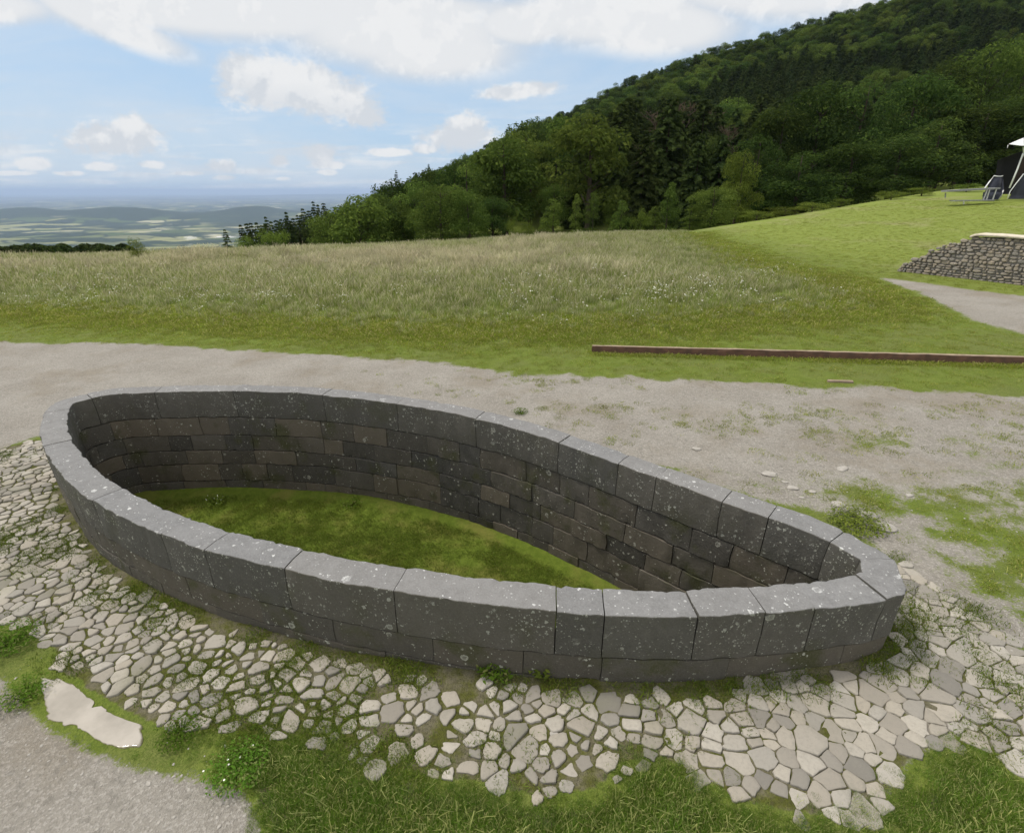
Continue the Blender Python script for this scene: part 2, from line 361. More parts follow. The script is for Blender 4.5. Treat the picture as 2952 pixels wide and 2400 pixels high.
def npmesh(name, V, Fc, mats, smooth=True, mi=None, attrs=None):
    me = bpy.data.meshes.new(name); V = np.asarray(V, np.float32); Fc = np.asarray(Fc, np.int32); k = Fc.shape[1]
    me.vertices.add(len(V)); me.vertices.foreach_set('co', V.ravel()); me.loops.add(Fc.size); me.loops.foreach_set('vertex_index', Fc.ravel())
    me.polygons.add(len(Fc)); me.polygons.foreach_set('loop_start', np.arange(0, Fc.size, k, dtype=np.int32)); me.polygons.foreach_set('loop_total', np.full(len(Fc), k, np.int32))
    for m_ in mats: me.materials.append(m_)
    if mi is not None: me.polygons.foreach_set('material_index', np.asarray(mi, np.int32))
    me.update(calc_edges=True); me.polygons.foreach_set('use_smooth', np.full(len(Fc), smooth))
    for nm, arr in (attrs or {}).items():
        a = me.attributes.new(nm, 'FLOAT_COLOR', 'POINT'); arr = np.asarray(arr, np.float32)
        if arr.shape[1] == 3: arr = np.c_[arr, np.ones(len(arr), np.float32)]
        a.data.foreach_set('color', arr.ravel())
    return me
def obj(name, me, parent=None, loc=(0, 0, 0), coll=None):
    o = bpy.data.objects.new(name, me); (coll or COL).objects.link(o); o.location = loc
    if parent: o.parent = parent
    return o
def tag(o, label=None, cat=None, group=None, kind=None):
    if label: o['label'] = label
    if cat: o['category'] = cat
    if group: o['group'] = group
    if kind: o['kind'] = kind
    return o
def empty(name, loc=(0, 0, 0), rz=0, scale=1):
    o = bpy.data.objects.new(name, None); COL.objects.link(o); o.location = loc; o.rotation_euler = (0, 0, rz); o.scale = (scale,)*3 if not hasattr(scale, '__len__') else scale
    o.empty_display_size = .2; return o
def cut(me, dist):   # soften edges
    pass

# ------------------------------------------------------------------ the ground: one polar sheet out to the horizon, split by what it is
def build_ground():
    rr = [.15, .4, .7]
    r = 1.0
    while r < 13: rr.append(r); r *= 1.0095
    while r < 60: rr.append(r); r *= 1.014
    while r < 700: rr.append(r); r *= 1.022
    while r < 72000: rr.append(r); r *= 1.03
    rr = np.array(rr)
    az = np.r_[np.arange(-180, -64, 4), np.arange(-64, 64, .3), np.arange(64, 180, 4)]*math.pi/180
    A, Rr = np.meshgrid(az, rr); X = Rr*np.sin(A); Y = Rr*np.cos(A)
    Z = terrain(X, Y)
    na, nr = len(az), len(rr)
    x, y = X.ravel(), Y.ravel()
    near = np.hypot(x, y) < 60
    Zf = Z.ravel().copy()
    ins = np.zeros(len(x), bool); ins[near] = inside(MID[::4], x[near], y[near])
    Zf[ins] = -1.05
    # the ground laps a little higher round the foot of the wall; the slab and path are worn in
    m = np.zeros((len(x), 4), np.float32)
    xn, yn = x[near], y[near]
    grav = np.maximum.reduce([sm(-.28, .22, sdist(TRACK, xn, yn)+.5*(fbm(xn*2.2, yn*2.2, 3, 61)-.5)), sm(-.10, .08, sdist(ROADN, xn, yn)), sm(-.3, .3, sdist(PATH2, xn, yn)-.9*sm(-.2, .3, sdist(PSTRIP, xn, yn)))])
    patch = fbm(xn*.9, yn*.9, 4, 21)
    # thin grass creeping over the track
    thin = sm(.42, .72, fbm(xn*.5+3, yn*1.2, 2, 33))*sm(-1.5, 3.0, xn)*(.22+.36*sm(.45, .70, fbm(xn*3.1, yn*4.2, 3, 34)))
    grav = np.clip(grav-thin, 0, 1)
    rs = sdist(RIGHTG, xn, yn); grav = np.maximum(grav, sm(-.35, .0, rs)); rg = sm(-.35, .45, rs); grav = np.where(rg > 0, np.clip(grav*(1-rg)+rg*(.43+.75*(fbm(xn*1.3, yn*1.3, 4, 44)-.5)+.7*(fbm(xn*5, yn*5, 3, 46)-.5)), 0, 1), grav)
    pv = sm(-.05, .1, sdist(PAVE, xn, yn)); rightsand = sm(.2, 2.0, xn)
    moss = pv*(1-.75*rightsand*sm(.3, .6, patch)); grav = np.clip(np.where(pv > 0, np.maximum(grav*(1-pv), pv*rightsand*.9), grav), 0, 1)
    md = sdist(MEADOW, xn, yn)
    tan = sm(6, 17, md+3*(patch-.5)*2)
    dry2 = sm(10, 14, xn)*0
    lawn = sm(0, 4, xn-9+0*yn)*sm(7, 12, yn)*(1-sm(-.5, 1.2, md))
    fgm = sm(-.02, .15, sdist(FRONTG, xn, yn)); moss = np.maximum(moss, fgm*.75*sm(.35, .6, patch)); q = np.zeros((near.sum(), 4), np.float32); q[:, 0] = grav; q[:, 1] = moss; q[:, 2] = tan; q[:, 3] = lawn
    m[near] = q
    V = np.c_[x, y, Zf]
    I, J = np.meshgrid(np.arange(nr-1), np.arange(na), indexing='ij'); J2 = (J+1) % na
    Fc = np.stack([I*na+J, (I+1)*na+J, (I+1)*na+J2, I*na+J2], -1).reshape(-1, 4)[:, ::-1]
    cx = x[Fc].mean(1); cy = y[Fc].mean(1); cr = np.hypot(cx, cy)
    s = cy-np.interp(cx, EX, EY)
    kind = np.full(len(Fc), 0)
    kind[(s > 7) & (cy > 0)] = 4
    kind[cr > 650] = 5
    k0 = np.where((kind == 0) & (cr < 60))[0]
    tr = np.maximum(sdist(TRACK, cx[k0], cy[k0]), sdist(ROADN, cx[k0], cy[k0])) > 0
    kind[k0[tr]] = 1
    kind[k0[sdist(PATH2, cx[k0], cy[k0]) > 0]] = 2
    kind[k0[sdist(PAVE, cx[k0], cy[k0]) > 0]] = 3
    for k, nm in ((0, 'grassland'), (1, 'gravel_track'), (2, 'footpath'), (3, 'paving_bed'), (4, 'hillside'), (5, 'plain')):
        ff = Fc[kind == k]
        if not len(ff): continue
        u, inv = np.unique(ff.ravel(), return_inverse=True)
        me = npmesh(nm, V[u], inv.reshape(-1, 4), [M['plain'] if k == 5 else M['ground']], True, attrs={'mask': m[u]})
        o = obj(nm, me); o['kind'] = 'structure'
build_ground()

# ------------------------------------------------------------------ the stone basin
def at_arc(idx, off):
    i = np.floor(idx).astype(int) % NO; f = (idx-np.floor(idx))[:, None]; j = (i+1) % NO
    c = OUTER[i]*(1-f)+OUTER[j]*f; n = NRM[i]*(1-f)+NRM[j]*f; n /= np.hypot(*n.T)[:, None]
    return c+n*np.asarray(off)[..., None]
def block(mb, i0, i1, o0, o1, z0, z1, bev, mi_top, mi_side, tint, jit=.003, gap=.08, lean=0, wob=1.0):
    """one dressed stone: from outline index i0 to i1, from offset o0 to o1 (inward), z0..z1"""
    n = max(3, int((i1-i0)/.9)+1)
    s = np.linspace(i0+gap, i1-gap, n)
    w = o1-o0; b = min(bev, w*.3, (z1-z0)*.3)
    prof = [(o0, z0+b), (o0, (z0+z1)/2), (o0, z1-b), (o0+b*.3, z1-b*.3), (o0+b, z1), ((o0+o1)/2, z1+.001), (o1-b, z1), (o1-b*.3, z1-b*.3), (o1, z1-b), (o1, (z0+z1)/2), (o1, z0+b), (o1-b, z0), (o0+b, z0)]
    K = len(prof); vs = []
    e = .35
    for ci in range(n):
        end = ci in (0, n-1)
        for k, (o, z) in enumerate(prof):
            oo, zz = o, z
            if end:
                oo = o+(b*.22 if o < (o0+o1)/2 else -b*.22); zz = z+(-b*.22 if z > (z0+z1)/2 else b*.22)
            vs.append((s[ci], oo, zz))
    A = np.array(vs)
    P = at_arc(A[:, 0], A[:, 1]); zz = A[:, 2]
    nx = (fbm(P[:, 0]*9+zz*7, P[:, 1]*9+zz*11, 3, 71)-.5)*2*jit*2.2; ny = (fbm(P[:, 0]*11+zz*9, P[:, 1]*11-zz*8, 3, 72)-.5)*2*jit*2.2; nz = (fbm(P[:, 0]*8, P[:, 1]*8+zz*5, 3, 73)-.5)*2*jit*1.5
    V = np.c_[P[:, 0]+nx, P[:, 1]+ny, zz+nz*wob]
    kk = np.tile(np.arange(K), n); edge_ = np.isin(kk, (2, 3, 4, 6, 7, 8)) if mi_top != mi_side else np.isin(kk, (2, 3, 4, 6, 7, 8, 0, 10, 11, 12))
    ch = np.clip(fbm(P[:, 0]*22+zz*17, P[:, 1]*22-zz*13, 3, 75)-.55, 0, 1)*edge_*(.040 if mi_top != mi_side else .030)
    cin = at_arc(A[:, 0], np.full(len(A), (o0+o1)/2)); dd_ = cin-V[:, :2]; dd_ /= np.hypot(*dd_.T)[:, None]+1e-9
    V[:, :2] += dd_*ch[:, None]; V[:, 2] += np.where(zz > (z0+z1)/2, -1, 1)*ch*.6
    fs = []; ms = []
    for ci in range(n-1):
        for k in range(K):
            k2 = (k+1) % K
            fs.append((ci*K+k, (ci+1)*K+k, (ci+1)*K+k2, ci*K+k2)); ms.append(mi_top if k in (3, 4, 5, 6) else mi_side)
    fs.append(tuple(range(K))); fs.append(tuple((n-1)*K+k for k in range(K-1, -1, -1))); ms += [mi_side]*2
    b0 = len(mb.v); mb.v.extend(map(tuple, V)); mb.f.extend([tuple(b0+q for q in f) for f in fs]); mb.m.extend(ms); mb.t.extend([tint]*len(V))
def near_idx(px, py):
    d = ray(px, py); t = -(CAM_H-RIM)/d[2]; p = d[:2]*t
    return int(np.argmin(np.hypot(OUTER[:, 0]-p[0], OUTER[:, 1]-p[1])))
joints = sorted({near_idx(*p) for p in [(259, 1438), (467, 1533), (596, 1572), (818, 1640), (1130, 1708), (1603, 1761), (1751, 1775), (2014, 1778), (2211, 1766), (2356, 1750), (2550, 1722),
                                        (2560, 1610), (2440, 1531), (2241, 1458), (2109, 1415), (1930, 1345), (1811, 1310), (1642, 1252), (1400, 1188), (1171, 1143), (956, 1120), (700, 1110), (470, 1113), (253, 1137), (130, 1190), (121, 1286)]})
def tint(): return (rnd.random(), rnd.random(), rnd.random())
basin = tag(empty('stone_basin', (-1.3, 4.0, 0)), 'long boat-shaped basin of dark weathered stone with lichened coping, sunk in the yard', 'basin')
def child_world(o):
    o.location = -Vector(basin.location); return o
mb = MB()
for a, b in zip(joints, joints[1:]+[joints[0]+NO]):
    dz = rnd.uniform(-.007, .007)
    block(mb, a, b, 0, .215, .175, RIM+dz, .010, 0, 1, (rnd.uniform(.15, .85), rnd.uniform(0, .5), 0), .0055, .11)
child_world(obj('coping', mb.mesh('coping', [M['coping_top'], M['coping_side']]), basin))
def crisp(o, ang=38):
    o.data.set_sharp_from_angle(angle=R(ang)); m_ = o.modifiers.new('weighted', 'WEIGHTED_NORMAL'); m_.keep_sharp = True; m_.weight = 90; return o
crisp(bpy.data.objects['coping'], 50)
def courses(levels, o0, o1, lens, mat_, name, proud):
    mb = MB(); 
    for z1, z0 in zip(levels, levels[1:]):
        i = rnd.uniform(0, 9); start = i
        while i < NO+start-5:
            ln = rnd.uniform(*lens)/.03
            if i+ln > NO+start-8: ln = NO+start-i
            d = rnd.uniform(-proud, proud)
            t = tint()
            if name == 'outer_facing': block(mb, i, i+ln, o0+d+.004, o1, z0+.002, z1-.002, .007, 0, 0, t, .005, .07)
            else: block(mb, i, i+ln, o0, o1+d-.004, z0+.003+rnd.uniform(0, .004), z1-.002, .006, 0, 0, (t[0]**.7, t[1], t[2]), .007, .11)
            i += ln
    return crisp(child_world(obj(name, mb.mesh(name, [mat_]), basin)), 30)
courses([.173, -.062, -.270, -.460, -.700, -1.0], .112, .215, (.26, .62), M['inner'], 'inner_facing', .006)
courses([.173, -.02, -.24, -.46], .0, .108, (.4, .75), M['outer'], 'outer_facing', .005)
# floor of the basin: a mossy plinth strip and the grass inside
def floor_mesh():
    FI, _ = resample(INNER, .12); FI = FI-0*FI
    c = np.array([-1.4, 4.1]); V = []; K = 26
    ts = np.linspace(0, 1.03, K)
    n = len(FI)
    for t in ts:
        for q in FI: V.append(((c+(q-c)*t)[0], (c+(q-c)*t)[1]))
    V = np.array(V); 
    z = FLOOR+(fbm(V[:, 0]*1.1, V[:, 1]*1.1, 3, 55)-.5)*.05+.04*sm(.85, 1.0, np.repeat(ts, n))
    Fc = [(k*n+j, k*n+(j+1) % n, (k+1)*n+(j+1) % n, (k+1)*n+j) for k in range(K-1) for j in range(n)]
    msk = np.zeros((len(V), 4)); e = np.repeat(ts, n)
    m, nt = mat('basin floor moss'); g = G(nt); p = g.pos(); n1 = g.noise(p, 2.2, 5, .6); n2 = g.noise(p, 16, 5, .65); n3 = g.noise(p, 110, 3, .7)
    c_ = g.mix(g.ss(.3, .7, n2), (.085, .122, .016), (.130, .172, .026)); c_ = g.mix(g.math('MULTIPLY', g.ss(.45, .68, n1), .7), c_, (.18, .165, .045)); c_ = g.mix(g.ss(.4, .8, n3, 0, .6), c_, (.06, .08, .010))
    g.out(c_, .95, g.bump(n3, .012, .8), .05)
    return npmesh('basin_floor', np.c_[V, z], np.array(Fc), [m], True)
obj('basin_floor', floor_mesh())['kind'] = 'structure'

# ------------------------------------------------------------------ crazy paving round the basin: every stone modelled, one surface
def build_paving():
    lo = PAVE.min(0); hi = PAVE.max(0)
    lo = np.maximum(lo, [-7.5, .9]); hi = np.minimum(hi, [5.2, 6.2])
    def size(x, y): return .087+.008*sm(-.2, 1.8, x)
    cell = .2; grid = {}
    pts = []
    N = 60000
    X = rng.uniform(lo[0], hi[0], N); Y = rng.uniform(lo[1], hi[1], N)
    Sz = size(X, Y)*(.62+.80*rng.random(N)**1.6)*.86
    ok = sdist(PAVE, X, Y) > -.25
    for x, y, s, o in zip(X, Y, Sz, ok):
        if not o: continue
        i, j = int(x//cell), int(y//cell); good = True
        for a in range(i-1, i+2):
            for b in range(j-1, j+2):
                for q in grid.get((a, b), ()):
                    if ((q[0]-x)*.86)**2+((q[1]-y)*1.12)**2 < ((q[2]+s)/2)**2: good = False; break
                if not good: break
            if not good: break
        if good: grid.setdefault((i, j), []).append((x, y, s)); pts.append((x, y, s))
    P = np.array(pts)
    mb = MB()
    sd = sdist(PAVE, P[:, 0], P[:, 1]); wd = pdist(OUTER[::6], P[:, 0], P[:, 1]); inb = inside(OUTER[::4], P[:, 0], P[:, 1]); sl = sdist(SLAB, P[:, 0], P[:, 1])
    cover = fbm(P[:, 0]*1.1+5, P[:, 1]*1.1, 4, 81); grow = fbm(P[:, 0]*2.5, P[:, 1]*2.5, 3, 82)
    for k, (x, y, s) in enumerate(P):
        if inb[k] or sd[k] < -.02: continue
        if sl[k] > -.07: continue
        wallgap = .03+.09*grow[k]-.03*sm(-2.5, -4, x)-.03*sm(1.6, 2.2, x)
        if wd[k] < wallgap: continue
        keep = 1.0
        if sd[k] < .10: keep -= .30*(1-sd[k]/.10)
        gap0 = sm(-.95, -.60, x)*(1-sm(-.35, .05, x))      # the overgrown strip left of the middle
        keep -= .28*gap0+.40*sm(.72, .80, cover[k])
        if rnd.random() > keep: continue
        d = P[:, :2]-P[k, :2]; dd = np.hypot(*d.T); nb = np.where((dd < .55) & (dd > 1e-6))[0]; nb = nb[np.argsort(dd[nb])][:16]
        poly = [(-.3, -.3), (.3, -.3), (.3, .3), (-.3, .3)]
        tight = sm(.6, 1.8, x)
        gap = (.007+.010*rnd.random()*(1-.6*tight)+.010*(1-tight)*sm(.45, .6, grow[k])+.010*sm(.6, .7, cover[k]))*(1-.60*tight)*(1-.30*sm(-2.0, -3.0, x))
        for q in nb:
            w = (s/(s+P[q, 2])); m_ = d[q]*w; n = d[q]/dd[q]; c = m_@n-gap*.5
            out = []
            for a in range(len(poly)):
                p1 = poly[a]; p2 = poly[(a+1) % len(poly)]; d1 = p1[0]*n[0]+p1[1]*n[1]-c; d2 = p2[0]*n[0]+p2[1]*n[1]-c
                if d1 <= 0: out.append(p1)
                if (d1 < 0 < d2) or (d2 < 0 < d1):
                    t = d1/(d1-d2); out.append((p1[0]+(p2[0]-p1[0])*t, p1[1]+(p2[1]-p1[1])*t))
            poly = out
            if len(poly) < 3: break
        if len(poly) < 3: continue
        poly = np.array(poly)
        # corner cutting of varying strength gives rounded cobbles and sharp flags
        cc = rnd.uniform(.10, .24) if x < .3 else rnd.uniform(.04, .16)
        L = np.hypot(*(np.roll(poly, -1, 0)-poly).T); poly = poly[L > .006]
        if len(poly) < 3: continue
        q = []
        for a in range(len(poly)):
            p0, p1 = poly[a], poly[(a+1) % len(poly)]
            q += [p0*(1-cc)+p1*cc, p0*cc+p1*(1-cc)]
        q = np.array(q)
        q2 = []
        for a in range(len(q)):
            q2 += [q[a], (q[a]+q[(a+1) % len(q)])/2] 
        q = np.array(q2)
        ang = np.arctan2(q[:, 1], q[:, 0]); q = q*(1+.26*(vnoise(ang*2.2+k*3.7, np.full(len(q), k*1.3), 9)-.5)+.20*(vnoise(ang*6+k, np.full(len(q), k*2.3), 12)-.5))[:, None]
        n = len(q)
        if n < 6: continue
        tx, ty = rnd.uniform(-.06, .06), rnd.uniform(-.06, .06); hz = rnd.uniform(.003, .017)*(1-.25*tight)
        wx, wy = x+q[:, 0], y+q[:, 1]; g0 = terrain(wx, wy)
        rings = []
        for sc_, h in ((1.02, -.03), (1.0, .45*hz), (.975, .85*hz), (.93, hz), (.5, hz*1.03)):
            rings.append(np.c_[x+q[:, 0]*sc_, y+q[:, 1]*sc_, terrain(x, y)*.0+g0+h+q[:, 0]*tx+q[:, 1]*ty])
        vs = np.vstack(rings+[[[x, y, float(terrain(x, y))+hz*1.03]]])
        fs = [(r_*n+j, r_*n+(j+1) % n, (r_+1)*n+(j+1) % n, (r_+1)*n+j) for r_ in range(4) for j in range(n)]+[(4*n+j, 4*n+(j+1) % n, 5*n) for j in range(n)]
        mossy = float(np.clip(1-sm(.2, 1.5, x)+.2, 0, 1))
        mb.add(vs, fs, 0, (rnd.random(), rnd.random()**2, mossy*rnd.random()))
    o = obj('stone_paving', mb.mesh('stone_paving', [M['paving']])); o['kind'] = 'structure'
build_paving()

# cement slab beside the paving
def poly_slab(name, P, thick, z_over, m_):
    Q, _ = resample(P, .015); n = len(Q); c = Q.mean(0)
    wob = (fbm(Q[:, 0]*16, Q[:, 1]*16, 4, 4)-.5)*.09; dirs = (Q-c)/np.hypot(*(Q-c).T)[:, None]; Q = Q+dirs*wob[:, None]
    V = []; 
    for t, h in ((1.0, -thick), (1.0, z_over), (.95, z_over), (.88, z_over), (.5, z_over), (.2, z_over)):
        q = c+(Q-c)*t; V.append(np.c_[q, terrain(q[:, 0], q[:, 1])+h])
    V = np.vstack(V+[[[c[0], c[1], float(terrain(c[0], c[1]))+z_over]]])
    mb = MB(); fs = [(r_*n+j, r_*n+(j+1) % n, (r_+1)*n+(j+1) % n, (r_+1)*n+j) for r_ in range(5) for j in range(n)]+[(5*n+j, 5*n+(j+1) % n, 6*n) for j in range(n)]
    mb.add(V, fs); mb.t = [(.75, 0, 0)]*(2*n)+[(.25, 0, 0)]*n+[(0, 0, 0)]*(len(mb.v)-3*n); return obj(name, mb.mesh(name, [m_]))
def m_puddle():
    m, nt = mat('milky puddle water'); g = G(nt); p = g.pos(); n = g.noise(p, 3.2, 5, .6)
    tt = g.sep(g.attr('tint').outputs['Color'])[0]; rim = g.ss(.30, .75, g.math('ADD', tt, g.math('MULTIPLY', g.math('SUBTRACT', g.noise(p, 22, 5, .65), .5), 1.7)))
    b = g.out(g.mix(rim, g.mix(g.ss(.35, .7, n), (.37, .335, .285), (.25, .225, .185)), (.15, .135, .075)), g.math('MAXIMUM', .03, g.math('MULTIPLY', rim, .6)), g.bump(g.noise(p, 14, 2, .5), .0006, .5), .6); return m
tag(poly_slab('puddle', SLAB, .05, .005, m_puddle()), 'shallow milky rainwater puddle lying beside the lower left corner of the crazy paving', 'puddle', kind='structure')

# ------------------------------------------------------------------ scattering (only for what nobody could count)
def scatter(name, P, rot, scl, idx, coll, label, cat):
    me = bpy.data.meshes.new(name); me.vertices.add(len(P)); me.vertices.foreach_set('co', np.asarray(P, np.float32).ravel())
    a = me.attributes.new('rot', 'FLOAT_VECTOR', 'POINT'); a.data.foreach_set('vector', np.asarray(rot, np.float32).ravel())
    s_ = np.asarray(scl, np.float32); s_ = np.repeat(s_[:, None], 3, 1) if s_.ndim == 1 else s_
    a = me.attributes.new('scl', 'FLOAT_VECTOR', 'POINT'); a.data.foreach_set('vector', s_.ravel())
    a = me.attributes.new('idx', 'INT', 'POINT'); a.data.foreach_set('value', np.asarray(idx, np.int32))
    o = obj(name, me); ng = bpy.data.node_groups.new(name+'_scatter', 'GeometryNodeTree')
    ng.interface.new_socket('Geometry', in_out='INPUT', socket_type='NodeSocketGeometry'); ng.interface.new_socket('Geometry', in_out='OUTPUT', socket_type='NodeSocketGeometry')
    N = ng.nodes; gi = N.new('NodeGroupInput'); go = N.new('NodeGroupOutput'); ip = N.new('GeometryNodeInstanceOnPoints'); ci = N.new('GeometryNodeCollectionInfo')
    ci.inputs['Collection'].default_value = coll; ci.inputs['Separate Children'].default_value = True; ci.inputs['Reset Children'].default_value = True
    ip.inputs['Pick Instance'].default_value = True
    def at_(nm, dt):
        q = N.new('GeometryNodeInputNamedAttribute'); q.data_type = dt; q.inputs[0].default_value = nm; return [s for s in q.outputs if s.enabled and s.name == 'Attribute'][0]
    L = ng.links; L.new(gi.outputs[0], ip.inputs['Points']); L.new(ci.outputs[0], ip.inputs['Instance']); L.new(at_('idx', 'INT'), ip.inputs['Instance Index'])
    L.new(at_('rot', 'FLOAT_VECTOR'), ip.inputs['Rotation']); L.new(at_('scl', 'FLOAT_VECTOR'), ip.inputs['Scale']); L.new(ip.outputs[0], go.inputs[0])
    md = o.modifiers.new('scatter', 'NODES'); md.node_group = ng
    return tag(o, label, cat, kind='stuff')
def lib(name, meshes):
    c = bpy.data.collections.new(name)
    for k, me in enumerate(meshes):
        o = bpy.data.objects.new(f'{name}_{k:02d}', me); c.objects.link(o)
    return c
def blades(name, m_, n, rad, h, w, lean, seed, seeds=0.0, seg=3, spread=1.0):
    g = np.random.default_rng(seed); V = []; T = []; Fq = []
    for k in range(n):
        a = g.uniform(0, 2*math.pi); r = rad*math.sqrt(g.random()); bx, by = r*math.cos(a), r*math.sin(a)
        hh = h*g.uniform(.5, 1.1); la = g.uniform(0, 2*math.pi); le = lean*g.uniform(.2, 1.2)*hh; wa = g.uniform(0, math.pi); ww = w*g.uniform(.7, 1.3)
        dx, dy = math.cos(wa)*ww/2, math.sin(wa)*ww/2; b0 = len(V); t0, t1 = g.random(), g.random()
        dryb = 1.0 if g.random() < seeds else 0.0
        for q in range(seg+1):
            t = q/seg; px = bx+math.cos(la)*le*t*t; py = by+math.sin(la)*le*t*t; pz = hh*(t-.25*lean*t*t); k2 = (1-t**1.5)*1.0+.06
            if dryb and t > .6: k2 = 1.3
            V += [(px-dx*k2, py-dy*k2, pz), (px+dx*k2, py+dy*k2, pz)]; d_ = dryb*(.35+.65*t) if dryb else (.25*t1 if t1 > .8 else 0); T += [(t0*.7+.3*t, d_, 0)]*2
        for q in range(seg): Fq.append((b0+2*q, b0+2*q+1, b0+2*q+3, b0+2*q+2))
    return npmesh(name, V, np.array(Fq), [m_], True, attrs={'tint': np.array(T)})
def flower_mesh(name, seed, n=7):
    g = np.random.default_rng(seed); mb = MB()
    for k in range(n):
        x, y, h = g.uniform(-.2, .2), g.uniform(-.2, .2), g.uniform(.25, .5)
        mb.add([(x-.003, y, 0), (x+.003, y, 0), (x+.002, y, h), (x-.002, y, h)], [(0, 1, 2, 3)], 0, (.5, 0, 0))
        r = g.uniform(.008, .019); c = Vector((x, y, h))
        ax = Vector((g.uniform(-.4, .4), g.uniform(-.6, .2), 1)).normalized(); a = ax.orthogonal().normalized(); b = ax.cross(a)
        vs = [c+(a*math.cos(t)+b*math.sin(t))*r*(1 if i % 2 else .6)+ax*(.006 if i % 2 else 0) for i, t in enumerate(np.linspace(0, 2*math.pi, 10, endpoint=False))]+[c+ax*.004]
        mb.add(vs, [(i, (i+1) % 10, 10) for i in range(10)], 1)
    return mb.mesh(name, [M['grassB'], M['petal']])

LUSH = lib('lush_tufts', [blades('lush_tuft', M['grassA'], 64, .075, .088, .0030, .50, 10+k, .12) for k in range(5)]+[blades('dry_tuft', M['grassA'], 30, .08, .10, .0035, 1.1, 40+k, .6) for k in range(2)])
SHORT = lib('short_tufts', [blades('short_tuft', M['grassB'], 40, .09, .035, .0050, 1.0, 60+k, .14, 2) for k in range(4)])
LAWNT = lib('lawn_tufts', [blades('lawn_tuft', M['grassB'], 60, .20, .060, .010, .8, 80+k, .16, 2) for k in range(4)])
TALL = lib('tall_tufts', [blades('tall_tuft', M['grassT'], 60, .26, .42, .0085, .45, 100+k, .22, 3) for k in range(4)]+[blades('tall_dry_tuft', M['grassT'], 60, .26, .52, .0085, .5, 120+k, .72, 3) for k in range(4)])
FLOORT = lib('floor_tufts', [blades('floor_tuft', M['floormoss'], 46, .09, .034, .0040, 1.0, 140+k, .10, 2) for k in range(4)])
FLOW = lib('flower_sprigs', [flower_mesh('flower_sprig', 160+k) for k in range(4)])

def field(n, x0, x1, y0, y1):
    X = rng.uniform(x0, x1, n); Y = rng.uniform(y0, y1, n)
    k = (np.abs(X) < 1.16*Y+1.2) | (Y < 2.2)
    return X[k], Y[k]
def clear_of_basin(X, Y): return ~inside(OUTER[::4], X, Y)
def put(name, X, Y, scl, idx, coll, label, cat, zoff=0, tilt=.12):
    n = len(X); Z = terrain(X, Y)+zoff
    rot = np.c_[rng.uniform(-tilt, tilt, n), rng.uniform(-tilt, tilt, n), rng.uniform(0, 6.283, n)]
    return scatter(name, np.c_[X, Y, Z], rot, scl, idx, coll, label, cat)

# tall meadow
X, Y = field(60000, -38, 16, 8, 36)
md = sdist(MEADOW, X, Y); pn = fbm(X*.35, Y*.35, 4, 91)
den = sm(-.1, 1.6, md)*.9
k = (rng.random(len(X)) < den) & (terrain(X, Y, False) > -3.5); X, Y, md, pn = X[k], Y[k], md[k], pn[k]
print('meadow tufts', len(X))
dry = sm(5, 15, md+8*(pn-.5))
idx = np.where(rng.random(len(X)) < dry*.85, rng.integers(4, 8, len(X)), rng.integers(0, 4, len(X)))
put('tall_meadow_grass', X, Y, (.30+.75*sm(0, 6, md))*(.75+.5*pn)*rng.uniform(.7, 1.2, len(X)), idx, TALL, 'tall unmown meadow grass with tan seed heads beyond the gravel track', 'meadow grass', -.01)
# mown verge, lawn on the right
BM0 = np.array(gp(1706, 1016)); BM1 = BM0+(np.array(gp(2952, 1052))-BM0)*1.2; BMN = np.array([-(BM1-BM0)[1], (BM1-BM0)[0]])/np.hypot(*(BM1-BM0))
X, Y = field(150000, -16, 30, 5, 40)
t_ = sdist(TRACK, X, Y); md = sdist(MEADOW, X, Y); p2 = sdist(PATH2, X, Y)-.8*(sdist(PSTRIP, X, Y) > 0)
den = sm(-.02, .14, -t_)*(1-sm(.6, 2.2, md))*sm(-.02, .2, -p2)*(Y > 6.5)*(1-.60*sm(12, 24, Y))*(Y-np.interp(X, EX, EY) < 0)
k = (rng.random(len(X)) < den) & (sdist(RIGHTG, X, Y) < 0) & (sdist(PAVE, X, Y) < -.1) & clear_of_basin(X, Y); X, Y, md = X[k], Y[k], md[k]
_u = rng.random(420); _o = rng.uniform(-.12, -.035, 420); X = np.r_[X, BM0[0]+(BM1[0]-BM0[0])*_u+BMN[0]*_o]; Y = np.r_[Y, BM0[1]+(BM1[1]-BM0[1])*_u+BMN[1]*_o]; md = np.r_[md, np.full(420, -.6)]
print('verge', len(X))
put('mown_verge_grass', X, Y, (.45+.9*sm(-1.6, 0.6, md)*sm(14, 9, X))*rng.uniform(.5, 1.25, len(X)), rng.integers(0, 4, len(X)), LAWNT, 'short bright green verge grass between the gravel and the meadow', 'grass', -.008)
